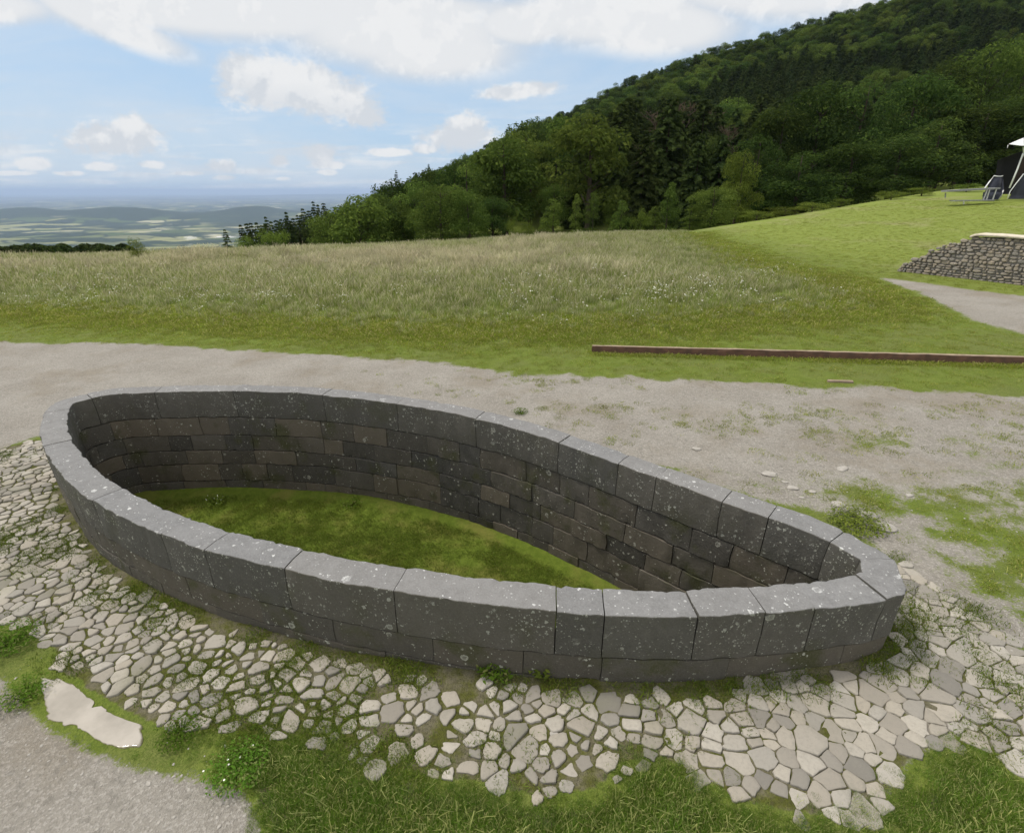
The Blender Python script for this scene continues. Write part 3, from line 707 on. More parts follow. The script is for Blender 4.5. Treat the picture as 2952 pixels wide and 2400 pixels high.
# patchy grass right of the basin and creeping over the track
X, Y = field(60000, -7, 12, 1.5, 9.5)
rg = sdist(RIGHTG, X, Y); t_ = sdist(TRACK, X, Y)
n4 = fbm(X*1.3, Y*1.3, 4, 44); th = fbm(X*.8+3, Y*1.6, 4, 33)
den = np.where(rg > -.2, (.10+sm(.56, .36, n4))*sm(.62, .38, fbm(X*5, Y*5, 3, 46))*sm(-.2, .4, rg)*.75, 0)
den = np.maximum(den, np.where(t_ > 0, sm(.55, .72, th)*sm(-2, 2.0, X)*.30+.25*sm(.62, .7, fbm(X*2.3, Y*3.0, 3, 35))*sm(-3, 1, X), 0))
k = (rng.random(len(X)) < den) & clear_of_basin(X, Y) & (sdist(PAVE, X, Y) < .05); X, Y = X[k], Y[k]
print('patchy', len(X))
put('patchy_yard_grass', X, Y, rng.uniform(.35, 1.05, len(X)), rng.integers(0, 4, len(X)), SHORT, 'thin patchy grass creeping over the gravel to the right of the basin', 'grass', -.004)
# lush grass in front and at the left corner
X, Y = field(95000, -3.5, 4.2, .7, 4.0)
fg = sdist(FRONTG, X, Y); lg = sdist(LEFTG, X, Y); n5 = fbm(X*3, Y*3, 3, 93); n6 = fbm(X*1.2, Y*1.2, 3, 94)
den = np.maximum(sm(-.10, .10, fg+.30*(n5-.5))*(.55+.45*sm(.3, .5, n6)), sm(-.04, .12, lg+.2*(n5-.5))*.5*sm(.38, .55, n5))
k = (rng.random(len(X)) < den) & (sdist(SLAB, X, Y) < -.04); X, Y, fg, n6 = X[k], Y[k], fg[k], n6[k]
print('lush', len(X))
dd = np.where((rng.random(len(X)) < .06+.5*sm(.42, .25, n6)*.6), rng.integers(5, 7, len(X)), rng.integers(0, 5, len(X)))
put('foreground_grass', X, Y, (.30+.62*sm(-.02, .35, fg))*rng.uniform(.4, 1.15, len(X)), dd, LUSH, 'lush green grass at the lower edge in front of the crazy paving', 'grass', -.004, .2)
# moss and grass in the joints and at the foot of the wall
X, Y = field(50000, -6.5, 4.2, 1.0, 6.0)
pv = sdist(PAVE, X, Y); wd = pdist(OUTER[::5], X, Y); cv = fbm(X*1.1+5, Y*1.1, 4, 81); n5 = fbm(X*3, Y*3, 3, 95)
den = (pv > -.05)*(.10*(1-sm(.5, 1.8, X))*sm(.45, .6, n5)+.55*sm(.24, .10, wd)*sm(.35, .55, n5)*sm(-4.2, -2, X)+.65*sm(.57, .66, cv)*sm(.4, .55, n5)+.35*sm(-.95, -.6, X)*(1-sm(-.35, .05, X))*sm(.4, .6, n5))
k = (rng.random(len(X)) < den) & clear_of_basin(X, Y) & (sdist(SLAB, X, Y) < -.02); X, Y = X[k], Y[k]
print('joint', len(X))
put('joint_moss_grass', X, Y, rng.uniform(.4, 1.2, len(X)), rng.integers(0, 4, len(X)), FLOORT, 'moss and tiny grass growing in the paving joints and along the wall foot', 'moss', 0)
# grass inside the basin
X = rng.uniform(-5, 2.4, 30000); Y = rng.uniform(2.2, 5.8, 30000); k = inside(INNER[::4], X, Y) & (Y-3.1 > -.58*(X+1.4)-1.6); X, Y = X[k], Y[k]
n5 = fbm(X*1.6, Y*1.6, 4, 97); k = rng.random(len(X)) < .35+.65*sm(.35, .6, n5); X, Y = X[k], Y[k]
n = len(X); rot = np.c_[rng.uniform(-.15, .15, n), rng.uniform(-.15, .15, n), rng.uniform(0, 6.28, n)]
ed = pdist(INNER[::5], X, Y)
zf = FLOOR+(fbm(X*1.1, Y*1.1, 3, 55)-.5)*.05
scatter('basin_floor_grass', np.c_[X, Y, zf], rot, rng.uniform(.3, .95, n), rng.integers(0, 4, n), FLOORT, 'short mossy green grass covering the floor inside the stone basin', 'grass')
# flowers
def cluster(px, py, n, sx, sy):
    x, y = gp(px, py, .3); return np.c_[rng.normal(x, sx, n), rng.normal(y, sy, n)]
C = np.vstack([cluster(130, 860, 26, 1.0, .7), cluster(230, 800, 18, 1.6, 1.2), cluster(420, 850, 16, 1.4, .7), cluster(600, 850, 14, 1.4, .9), cluster(940, 760, 10, .25, .3), cluster(780, 860, 8, .5, .4),
               cluster(1500, 830, 14, 2.2, 1.0), cluster(2010, 855, 24, 1.1, .6), cluster(1900, 830, 22, 1.5, .8), cluster(2560, 880, 16, .6, .4), cluster(1200, 860, 14, 3.0, 1.5), cluster(1700, 900, 18, 2, 1.0), cluster(700, 800, 16, 4, 2), cluster(1300, 800, 60, 9, 2.5), cluster(500, 800, 50, 5, 2.0), cluster(2200, 800, 30, 3, 1.5), cluster(1700, 740, 24, 5, 3)])
C = C[sdist(MEADOW, C[:, 0], C[:, 1]) > .2]
put('meadow_flowers', C[:, 0], C[:, 1], rng.uniform(.55, 1.2, len(C)), rng.integers(0, 4, len(C)), FLOW, 'small white wildflowers dotted through the tall meadow grass', 'wildflowers')
x, y = gp(2450, 1520)
# gravel grains lying loose on the near road and between grass and paving
def pebble(name, seed, m_, r=.01, flat=.6):
    g = np.random.default_rng(seed); mb = MB(); n = 7
    vs = []
    for z, s_ in ((-.5, .8), (0, 1), (.45, .7)):
        for j in range(n): t = 2*math.pi*j/n; q = s_*g.uniform(.75, 1.15); vs.append((r*q*math.cos(t), r*q*math.sin(t)*.8, r*flat*z))
    vs.append((0, 0, r*flat*.6)); fs = [(a*n+j, a*n+(j+1) % n, (a+1)*n+(j+1) % n, (a+1)*n+j) for a in range(2) for j in range(n)]+[(2*n+j, 2*n+(j+1) % n, 3*n) for j in range(n)]
    mb.add(vs, fs); return mb.mesh(name, [m_], False)
PEB = lib('pebbles', [pebble('pebble', 200+k, M['stoneloose']) for k in range(4)])
X, Y = field(26000, -5, 9, .8, 8)
rd = sdist(ROADN, X, Y); lg = sdist(LEFTG, X, Y); rg = sdist(RIGHTG, X, Y); t_ = sdist(TRACK, X, Y)
den = np.maximum.reduce([np.where(rd > -.02, .34+.6*sm(.35, 0, rd), 0), np.where(rg > -.1, .10, 0), np.where(t_ > 0, .12+.14*sm(0, 4, X), 0), np.where((lg > 0), .25, 0)])
k = (rng.random(len(X)) < den) & clear_of_basin(X, Y); X, Y = X[k], Y[k]
put('loose_gravel', X, Y, rng.uniform(.3, 1.1, len(X))**1.5, rng.integers(0, 4, len(X)), PEB, 'small pale gravel grains lying loose on the yard and the road edge', 'gravel', .001)

# ------------------------------------------------------------------ trees
def leaves(C, Nn, size, g, T, aspect=.62):
    """leaf-clump quads at C facing about Nn"""
    n = len(C); r = g.normal(size=(n, 3)); Nn = Nn/np.linalg.norm(Nn, axis=1)[:, None]+.52*r/np.linalg.norm(r, axis=1)[:, None]; Nn /= np.linalg.norm(Nn, axis=1)[:, None]
    a = np.cross(Nn, g.normal(size=(n, 3))); a /= np.linalg.norm(a, axis=1)[:, None]; b = np.cross(Nn, a)
    s = (size*g.uniform(.55, 1.35, n))[:, None]; a = a*s; b = b*s*aspect
    V = np.stack([C-a*.5, C-b*.45+Nn*s*.08, C+a*.5, C+b*.45+Nn*s*.08], 1).reshape(-1, 3)
    Fq = np.arange(4*n).reshape(-1, 4); return V, Fq, np.repeat(T, 4, 0)
def crown_broad(seed, n=5200, size=.30, H=10.0, w=4.2, low=.12, lobes=26, pointy=0.0):
    g = np.random.default_rng(seed); Cs, Ns, Ts = [], [], []
    cz = H*(1+low)/2; hz = H*(1-low)/2
    L = []
    for k in range(lobes):
        z = g.uniform(-.9, .78); rad = math.sqrt(max(0, 1-abs(z)**(2.2 if z < 0 else 2.0)))*(1-pointy*(z+1)/2)
        a = 2.399*k+g.uniform(-.5, .5); rr = rad*g.uniform(.45, .80); s = g.uniform(.26, .40)*w*(1-.45*pointy*(z+1)/2)
        L.append((rr*w*math.cos(a), rr*w*math.sin(a), cz+z*hz*.86, s))
    L.append((0, 0, H-w*.36*(1-.3*pointy), w*.36*(1-.5*pointy)))
    per = int(n/len(L))
    for (x, y, z, s) in L:
        m_ = int(per*(s/(.33*w))**2); d = g.normal(size=(m_, 3)); d /= np.linalg.norm(d, axis=1)[:, None]; d[:, 2] = np.where(d[:, 2] < -.3, -d[:, 2]*.6, d[:, 2])
        d /= np.linalg.norm(d, axis=1)[:, None]
        lump = 1+.22*(g.random(m_)-.6); r_ = s*(lump)*(1-.35*g.random(m_)**3)
        c = np.array([x, y, z])+d*r_[:, None]*np.array([1, 1, .85]); c[:, 2] = np.maximum(c[:, 2], H*low*.3+g.random(m_)*.4)
        Cs.append(c); Ns.append(d*.8+np.array([0, 0, .45]))
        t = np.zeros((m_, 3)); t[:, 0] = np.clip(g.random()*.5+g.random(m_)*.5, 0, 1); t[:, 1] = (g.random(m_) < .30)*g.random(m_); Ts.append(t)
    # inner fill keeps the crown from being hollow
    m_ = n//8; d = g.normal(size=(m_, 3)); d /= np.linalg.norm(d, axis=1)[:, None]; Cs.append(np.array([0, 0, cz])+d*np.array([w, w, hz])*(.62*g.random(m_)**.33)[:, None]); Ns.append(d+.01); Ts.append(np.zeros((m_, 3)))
    return leaves(np.vstack(Cs), np.vstack(Ns), size, g, np.vstack(Ts))
def crown_conifer(seed, H=12.0, w=2.3, n=3600, size=.29, low=.02):
    g = np.random.default_rng(seed); Cs, Ns, Ts = [], [], []
    k = 0; z = H*low
    while z < H*.985:
        t = (z-H*low)/(H*(1-low)); rad = w*(1-t**1.3)**(.85 if H > 11 else .62)*g.uniform(.8, 1.15)+.08; nb = max(4, int(11*(1-t)+4))
        for j in range(nb):
            a = g.uniform(0, 2*math.pi); ln = rad*g.uniform(.75, 1.12); q = int(16+44*(ln/w)); u = np.sqrt(g.random(q))
            dr = .35*u*u*ln-.12*ln*u; wd = .30*ln*(1-u*.6)*(g.random(q)-.5)*1.4
            x = np.cos(a)*u*ln-np.sin(a)*wd; y = np.sin(a)*u*ln+np.cos(a)*wd; zz = z-dr+g.normal(0, .05, q)
            Cs.append(np.c_[x, y, zz]); Ns.append(np.tile([math.cos(a)*.45, math.sin(a)*.45, .9], (q, 1)))
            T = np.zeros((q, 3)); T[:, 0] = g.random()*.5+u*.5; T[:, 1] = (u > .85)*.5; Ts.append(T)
        z += H*.030*g.uniform(.8, 1.2)
    return leaves(np.vstack(Cs), np.vstack(Ns), size, g, np.vstack(Ts), .5)
def trunk_mb(seed, H, r, w, conifer=False, bare=False):
    g = random.Random(seed); mb = MB(); pts = [(0, 0, -1.2)]; x = y = 0
    for k in range(1, 7):
        x += g.uniform(-.12, .12)*(0 if conifer else 1); y += g.uniform(-.12, .12)*(0 if conifer else 1); pts.append((x, y, H*.92*k/6))
    mb.tube(pts, [r*(1.25-1.15*k/6) for k in range(7)], 7)
    for k in range(26 if bare else (0 if conifer else 9)):
        t = g.uniform(.25, .9); p = Vector(pts[0]).lerp(Vector(pts[-1]), t); a = g.uniform(0, 6.28); ln = w*g.uniform(.5, .95)*(1.15-t*.7)
        q = [p+Vector((math.cos(a)*ln*s_, math.sin(a)*ln*s_, ln*.55*s_+.15*ln*s_*s_))+Vector((g.uniform(-.1, .1), g.uniform(-.1, .1), 0)) for s_ in (0, .35, .7, 1)]
        mb.tube(q, [r*.38*(1-t*.5), r*.26*(1-t*.5), r*.16*(1-t*.5), .02], 5)
        if bare:
            for m_ in range(7):
                s_ = g.uniform(.3, 1); b = q[0].lerp(q[-1], s_); e = b+Vector((g.uniform(-.9, .9), g.uniform(-.9, .9), g.uniform(-.1, 1.0)))
                mb.tube([b, (b+e)/2+Vector((0, 0, .1)), e], [.035, .022, .01], 4)
    return mb
def me_leaf(name, arr, m_): return npmesh(name, arr[0], arr[1], [m_], False, attrs={'tint': arr[2]})
def me_both(name, arr, tmb, m_):
    tv = np.array(tmb.v); V = np.vstack([arr[0], tv]); me = bpy.data.meshes.new(name)
    fs = [tuple(f) for f in arr[1]]+[tuple(i+len(arr[0]) for i in f) for f in tmb.f]
    me.from_pydata(V.tolist(), [], fs); me.materials.append(m_); me.materials.append(M['bark'])
    me.polygons.foreach_set('material_index', [0]*len(arr[1])+[1]*len(tmb.f))
    a = me.attributes.new('tint', 'FLOAT_COLOR', 'POINT'); q = np.ones((len(V), 4), np.float32); q[:, :3] = 0; q[:len(arr[0]), :3] = arr[2]; a.data.foreach_set('color', q.ravel()); return me
# near kinds: crown and trunk as two meshes; 'H' 10 m tall, 'w' crown radius
KIND = {}
def defkind(key, arr, tm, m_, H, w, tmat='bark'):
    KIND[key] = (me_leaf(key+'_crown', arr, m_) if arr is not None else None, tm.mesh(key+'_trunk', [M[tmat]]), H, w)
for k in range(3): defkind(f'broad{k}', crown_broad(300+k, 7600, .27, 10, 4.4, .06, 30), trunk_mb(300+k, 10, .22, 3.6), M['leafA'], 10, 4.4)
for k in range(2): defkind(f'light{k}', crown_broad(320+k, 7000, .27, 10, 4.0, .06, 26), trunk_mb(320+k, 10, .2, 3.3), M['leafB'], 10, 4.0)
for k in range(3): defkind(f'dark{k}', crown_broad(340+k, 8500, .27, 10, 3.9, .03, 34), trunk_mb(340+k, 10, .24, 3.2), M['leafD'], 10, 3.9)
for k in range(2): defkind(f'point{k}', crown_broad(360+k, 5200, .25, 10, 3.2, .03, 26, .75), trunk_mb(360+k, 10, .16, 1.8), M['leafA'], 10, 3.2)
for k in range(2): defkind(f'bush{k}', crown_broad(380+k, 3400, .42, 10, 7.5, .0, 22), trunk_mb(380+k, 8, .3, 5), M['leafB'], 10, 7.5)
for k in range(3): defkind(f'spruce{k}', crown_conifer(400+k), trunk_mb(400+k, 12, .16, 1, True), M['leafC'], 12, 2.3)
defkind('bare', None, trunk_mb(430, 11, .17, 3.2, False, True), None, 11, 3.4, 'twig')
HILLB = [me_both('hill_tree', crown_broad(500+k, 3200, .40, 10, 4.2, .05, 20), trunk_mb(500+k, 10, .25, 3), (M['leafA'], M['leafD'], M['leafA'], M['leafD'])[k]) for k in range(4)]
HILLC = [me_both('hill_conifer', crown_conifer(520+k, 10.5, 3.0, size=.46), trunk_mb(520+k, 10.2, .2, 1, True), M['leafC']) for k in range(2)]

def plant(kind, x, y, height, width, name, label, cat, group=None, rz=None, zoff=0):
    cm, tm, H, w = KIND[kind]
    z = float(terrain(x, y))+zoff
    s = height/H; sw = width/(2*w)
    e = empty(name, (x, y, z), rnd.uniform(0, 6.28) if rz is None else rz, (sw, sw, s)); tag(e, label, cat, group)
    if cm: obj('crown', cm, e)
    obj('trunk', tm, e)
    return e
def by_px(px, ytop, wpx, D):
    d = ray(px, ytop); t = D/d[1]; x = d[0]*t; ztop = CAM_H+d[2]*t
    z0 = float(terrain(x, D)); return x, D, ztop-z0, wpx/F*t
TREES = [  # px, top, width, distance, kind, label, category
 (950, 600, 150, 52, 'broad0', 'low rounded green tree at the left end of the deciduous row', 'tree'),
 (1030, 590, 140, 56, 'broad1', 'rounded green tree between the row end and the hilltop conifers', 'tree'),
 (1125, 562, 150, 58, 'broad2', 'mid green domed tree just left of the biggest round tree', 'tree'),
 (1262, 524, 190, 50, 'broad0', 'biggest round-headed tree behind the middle of the meadow', 'tree'),
 (1350, 540, 120, 49, 'broad1', 'bright-edged tree leaning on the right of the biggest round tree', 'tree'),
 (1484, 488, 165, 72, 'broad2', 'greyish green broad tree behind two pale bushes', 'tree'),
 (1420, 560, 110, 54, 'dark0', 'dark tree in the gap right of the round-headed pair', 'tree'),
 (1602, 408, 150, 92, 'light0', 'tall light green tree, lower left of the paired tall ones', 'tree'),
 (1686, 383, 100, 104, 'light1', 'slim light green tree between two taller spreading ones', 'tree'),
 (1771, 364, 180, 100, 'light0', 'widest light green tree high on the slope beside the dark wood', 'tree'),
 (1695, 468, 95, 72, 'broad1', 'small crowned tree below the slim light green one', 'tree'),
 (1600, 524, 100, 60, 'broad2', 'blue-green bushy tree above the middle of the meadow edge', 'tree'),
 (1594, 566, 105, 48, 'point0', 'short bushy tree at the meadow edge in front of a blue-green one', 'tree'),
 (1665, 554, 62, 50, 'point1', 'slender pale green sapling at the meadow edge', 'tree'),
 (1712, 548, 80, 50, 'point0', 'upright dark green sapling right of the slender pale one', 'tree'),
 (1779, 532, 80, 56, 'broad0', 'small tree with dark crown behind the fresh green bushy one', 'tree'),
 (1795, 572, 100, 46, 'point1', 'fresh green bushy tree at the meadow edge left of the dark gap', 'tree'),
 (1939, 519, 95, 45, 'point0', 'cone-shaped young tree standing at the foot of the dark gap', 'tree'),
 (1890, 590, 90, 43, 'point1', 'low spreading bush left of the cone-shaped young tree', 'bush'),
 (2066, 532, 140, 40, 'broad2', 'dense bushy tree where tall meadow grass meets the lawn', 'tree'),
 (2000, 585, 90, 40, 'point1', 'low leafy tree between the cone-shaped and the dense bushy tree', 'tree'),
 (2060, 388, 130, 68, 'dark1', 'shadowy tree behind the yellow-green one on the right', 'tree'),
 (2150, 425, 130, 47, 'light1', 'bright yellow-green tree in front of the dark tall stand', 'tree'),
 (2200, 378, 180, 54, 'dark2', 'dark tree with pale lit top above the yellow-green one', 'tree'),
 (2270, 290, 200, 60, 'dark0', 'dark tree on the left shoulder of the tall stand by the lawn', 'tree'),
 (2393, 222, 240, 62, 'dark1', 'tall dark tree on the left of the double summit above the lawn', 'tree'),
 (2516, 215, 230, 60, 'dark2', 'tall dark tree in the middle of the stand above the lawn', 'tree'),
 (2673, 190, 240, 62, 'dark0', 'tallest dark tree of the stand above the lawn', 'tree'),
 (2330, 430, 220, 50, 'dark2', 'low dark tree right behind the clipped hedge', 'tree'),
 (2470, 400, 220, 52, 'dark0', 'dark tree overhanging the pale weeds at the lawn edge', 'tree'),
 (2610, 380, 210, 54, 'dark1', 'dark leafy tree left of the grey bench', 'tree'),
 (2740, 330, 220, 56, 'dark2', 'dark tree directly behind the grey bench', 'tree'),
 (2860, 290, 230, 58, 'dark0', 'dark tree behind the navy tarpaulins', 'tree'),
 (2980, 260, 230, 58, 'dark1', 'dark tree behind the white canopy at the frame edge', 'tree'),
 (2760, 150, 220, 80, 'dark1', 'olive-leaved tree rising behind the tallest dark one', 'tree'),
 (2885, 105, 250, 78, 'broad1', 'large green tree high in the upper right corner of the wood', 'tree'),
 (3010, 60, 230, 80, 'broad2', 'bright green tree cut off by the right border', 'tree'),
]
for (px, yt, wp, D, kd, lb, ct) in TREES:
    x, y, h, w = by_px(px, yt, wp*1.08, D)
    plant(kd, x, y, h, w, 'bush' if ct == 'bush' else 'broadleaf_tree', lb, ct)
CON = [(647, 664, 22, 62), (692, 650, 26, 70), (708, 640, 26, 76), (722, 645, 26, 72), (738, 643, 26, 78), (752, 646, 26, 74), (764, 627, 34, 72), (780, 640, 30, 80), (794, 631, 30, 78), (808, 634, 30, 84), (823, 613, 36, 80),
       (842, 626, 32, 86), (856, 622, 32, 82), (871, 603, 34, 84), (887, 604, 32, 88), (901, 583, 34, 96), (915, 592, 34, 92), (931, 583, 34, 98)]
CL = ['lone tiny spruce standing apart at the far left of the conifers', None, None, None, None, None, 'spruce with a sharp tip above the bright low bush', None, None, None, 'tall pointed spruce in the middle of the descending conifer line']
for k in range(26):
    px_ = 715+11.2*k+rnd.uniform(-5, 5); CON.append((px_, float(np.interp(px_, [700, 780, 900, 1028], [652, 640, 604, 560]))+rnd.uniform(0, 30), 34, rnd.uniform(84, 128)))
for k, (px, yt, wp, D) in enumerate(CON):
    x, y, h, w = by_px(px, yt-3, wp*2.3, D); w = max(w, .42*h); lb = CL[k] if k < len(CL) else None
    plant(f'spruce{k%3}', x, y, h, w, 'spruce_tree', lb or 'dark pointed spruce in the descending line left of the deciduous trees', 'conifer', 'spruces in the descending line')
for k, (px, yt, wp, D) in enumerate([(1141, 490, 52, 150), (1340, 440, 40, 170), (1235, 470, 40, 165), (1560, 350, 50, 150), (1640, 330, 50, 150), (1450, 400, 50, 140), (1390, 430, 46, 150)]):
    x, y, h, w = by_px(px, yt, wp, D); h = min(h, 24)
    if h > 6: plant(f'spruce{k%3}', x, y, h, max(w, h*.3), 'spruce_tree', 'dark spruce rising against the skyline above the left of the row' if k == 0 else 'dark spruce standing among the slope wood above the meadow', 'conifer', 'spruces on the slope' if k else None)
for k, (px, yt, wp, D) in enumerate([(1900, 300, 150, 84), (1980, 270, 150, 88), (2060, 290, 130, 84), (1860, 400, 120, 70), (1950, 400, 120, 66), (2110, 340, 110, 70)]):
    x, y, h, w = by_px(px, yt, wp, D)
    plant('bare', x, y, min(h, 17), w, 'bare_tree', 'bare brown tree in the dark gap of the wood', 'tree', 'bare trees in the dark gap')
BUSH = [(385, 684, 52, 23.0, 'bush0', 'small round bush alone on the left crest of the meadow'),
        (775, 660, 125, 33, 'bush1', 'wide bright green bush below the spruces'),
        (700, 678, 60, 32, 'bush0', 'low pale bush between the lone spruce and the wide bright bush'),
        (1482, 626, 55, 38, 'bush1', 'left one of two pale bushes under the greyish broad tree'),
        (1524, 634, 52, 38, 'bush0', 'right one of two pale bushes under the greyish broad tree'),
        (1851, 600, 66, 41, 'bush1', 'pale shrub in front of the dark gap'),
        (2180, 642, 110, 34.5, 'bush0', 'left end of the low green hedge along the lawn'),
        (2260, 630, 120, 36, 'bush1', 'middle of the low green hedge along the lawn'),
        (2340, 616, 110, 37.5, 'bush0', 'right end of the low green hedge along the lawn'),
        (2420, 603, 70, 38.5, 'bush1', 'small weedy shrub after the end of the hedge'),
        (2570, 570, 90, 40.5, 'bush0', 'weedy bramble on the lawn edge under the tall stand'),
        (2660, 552, 90, 41.5, 'bush1', 'weedy bramble on the lawn edge near the grey bench'),
        (2790, 535, 90, 43, 'bush0', 'weedy shrub behind the grey bench')]
for (px, yt, wp, D, kd, lb) in BUSH:
    x, y, h, w = by_px(px, yt, wp, D); plant(kd, x, y, max(h, .6), w, 'bush', lb, 'bush')

# the wood on the hillside: nearest trees one by one, the rest as one mass
HP = []
HROW = [52+5.2*k for k in range(14)]+list(np.arange(124, 300, 4.0))
for yy in HROW:
    for xx in np.arange(-150, 290, 5.6 if yy < 122 else 4.3):
        x = xx+rnd.uniform(-2.2, 2.2); y = yy+rnd.uniform(-1.9, 1.9)
        if y-np.interp(x, EX, EY) < 24: continue
        if x/y > 1.12 or x/y < -.62: continue
        z = float(terrain(x, y))
        if z < -60 or (x/y < -.30 and y < 150): continue
        HP.append((x, y, z))
HP = np.array(HP)
# the skyline falls steadily from the right to the plain on the left: trees stay under it
SX = [-300, 600, 780, 900, 1028, 1207, 1415, 1594, 1781, 2037, 2300, 2476, 2700, 4000]; SY = [760, 680, 640, 600, 556, 474, 384, 298, 220, 128, 46, 2, -70, -500]
def skyroom(x, y, z):
    cp, sp_ = math.cos(PITCH), math.sin(PITCH); dz = z-CAM_H; dep = y*cp-dz*sp_; px = 1476+F*x/dep; s_ = np.interp(px, SX, SY)
    b = (1200-s_)/F; v = (-sp_+b*cp)/(cp+b*sp_); return CAM_H+v*y-z      # height left below the skyline
ROOM = skyroom(HP[:, 0], HP[:, 1], HP[:, 2]); k = ROOM > 3.5; HP = HP[k]; ROOM = ROOM[k]
print('room', np.percentile(ROOM, [5, 25, 50, 75, 95]))
kind = fbm(HP[:, 0]*.02, HP[:, 1]*.02, 3, 77)
con = ((kind+.10*rng.random(len(HP)) > .60-.20*sm(-60, -20, HP[:, 0])*sm(120, 70, HP[:, 0])*sm(5, 18, ROOM)) | ((HP[:, 0] < -8) & (rng.random(len(HP)) < .55))) & ((ROOM > 17) | ((ROOM > 13) & (HP[:, 0] < 25)) | (rng.random(len(HP)) < .10)) | (HP[:, 0]/HP[:, 1] < -.30)
dist = np.hypot(HP[:, 0], HP[:, 1]); order = np.argsort(dist); ind = np.zeros(len(HP), bool); ind[order[:230]] = True
hs = np.minimum(rng.uniform(.78, 1.22, len(HP))*np.where(HP[:, 1] < 122, .95, .76)*np.where((HP[:, 0]/HP[:, 1] < -.04) & (HP[:, 1] < 122), .72, 1), (ROOM-.2)*rng.uniform(.92, 1.04, len(HP))/np.where(con, 10.9, 10.8))
print('hill trees', len(HP))
for q in np.where(ind)[0]:
    x, y, z = HP[q]; c = con[q]; me = (HILLC if c else HILLB)[rnd.randrange(2 if c else 4)]
    o = obj('hillside_spruce' if c else 'hillside_tree', me, None, (x, y, z-.3)); s = hs[q]*(1.0 if c else .98); o.rotation_euler = (0, 0, rnd.uniform(0, 6.28)); o.scale = (s, s, s*(1.05 if c else 1.1))
    tag(o, 'dark spruce in the dense wood on the lower hillside' if c else 'leafy tree in the dense wood on the lower hillside', 'conifer' if c else 'tree', 'spruces of the hillside wood' if c else 'leafy trees of the hillside wood')
WOODC = lib('wood_kinds', HILLB+HILLC)
q = np.where(~ind)[0]
# collection children come out in name order: 4 leafy kinds then 2 conifers
scatter('hillside_wood', HP[q]-[0, 0, .3], np.c_[np.zeros(len(q)), np.zeros(len(q)), rng.uniform(0, 6.28, len(q))], hs[q], np.where(con[q], rng.integers(4, 6, len(q)), rng.integers(0, 4, len(q))), WOODC, 'continuous dense green wood covering the upper hillside to the skyline', 'wood')
# conifer tops of the wood below the left crest of the meadow
X = rng.uniform(-150, -30, 3000); Y = rng.uniform(48, 125, 3000); k = (X/Y < -.70) & (X/Y > -1.15); X, Y = X[k], Y[k]; Zt = terrain(X, Y)
sc_ = (CAM_H-(.0885+.016*sm(-.9, -1.05, X/Y))*Y-Zt)*rng.uniform(.90, 1.05, len(X))/10.5; k = (sc_ > .5) & (sc_ < 1.3); X, Y, Zt, sc_ = X[k], Y[k], Zt[k], sc_[k]; print('lower wood', len(X))
scatter('lower_spruce_wood', np.c_[X, Y, Zt-.3], np.c_[0*X, 0*X, rng.uniform(0, 6.28, len(X))], sc_, rng.integers(4, 6, len(X)), WOODC, 'dark spruce tops of the wood below the left crest of the meadow', 'wood')

# ------------------------------------------------------------------ timber beam, stone wall, path things
def along(a, b, w, h, mb, z0a, z0b, mi=0, seg=14, wob=.006, mi_top=None):
    a = np.array(a); b = np.array(b); d = b-a; L = np.hypot(*d); d /= L; n = np.array([-d[1], d[0]]); V = []; K = 6
    for k in range(seg+1):
        t = k/seg; c = a+d*L*t; z = z0a*(1-t)+z0b*t
        for (o, q) in ((-w/2, -.12), (-w/2, h*.6), (-w/2+.004, h-.004), (w/2-.004, h), (w/2, h*.6), (w/2, -.12)):
            V.append((c[0]+n[0]*o+rnd.uniform(-wob, wob)*.6, c[1]+n[1]*o+rnd.uniform(-wob, wob)*.6, z+q+rnd.uniform(-wob, wob)))
    fs = [(k*K+j, (k+1)*K+j, (k+1)*K+(j+1) % K, k*K+(j+1) % K) for k in range(seg) for j in range(K)]
    b0 = len(mb.f); mb.add(V, fs+[tuple(range(K)), tuple(seg*K+j for j in range(K-1, -1, -1))], mi)
    if mi_top is not None:
        for k in range(seg): mb.m[b0+k*K+2] = mi_top
BA = gp(1706, 1016); BB = gp(2952, 1052); dBA = np.array(BB)-np.array(BA); BE = np.array(BA)+dBA*1.25
mb = MB(); along(BA, BE, .06, .125, mb, float(terrain(*BA)), float(terrain(*BE)), 0, 44, .005, 1)
tag(obj('timber_beam', mb.mesh('timber_beam', [M['beam'], M['beamtop']], False)), 'long reddish brown timber edging beam lying in the grass verge', 'beam')
a = gp(2385, 1101); b = gp(2458, 1104); mb = MB(); along(a, b, .05, .03, mb, float(terrain(*a)), float(terrain(*b)), 0, 4, .004)
tag(obj('wooden_stick', mb.mesh('wooden_stick', [M['beamtop']], False)), 'short grey stick lying at the gravel edge below the beam', 'stick')

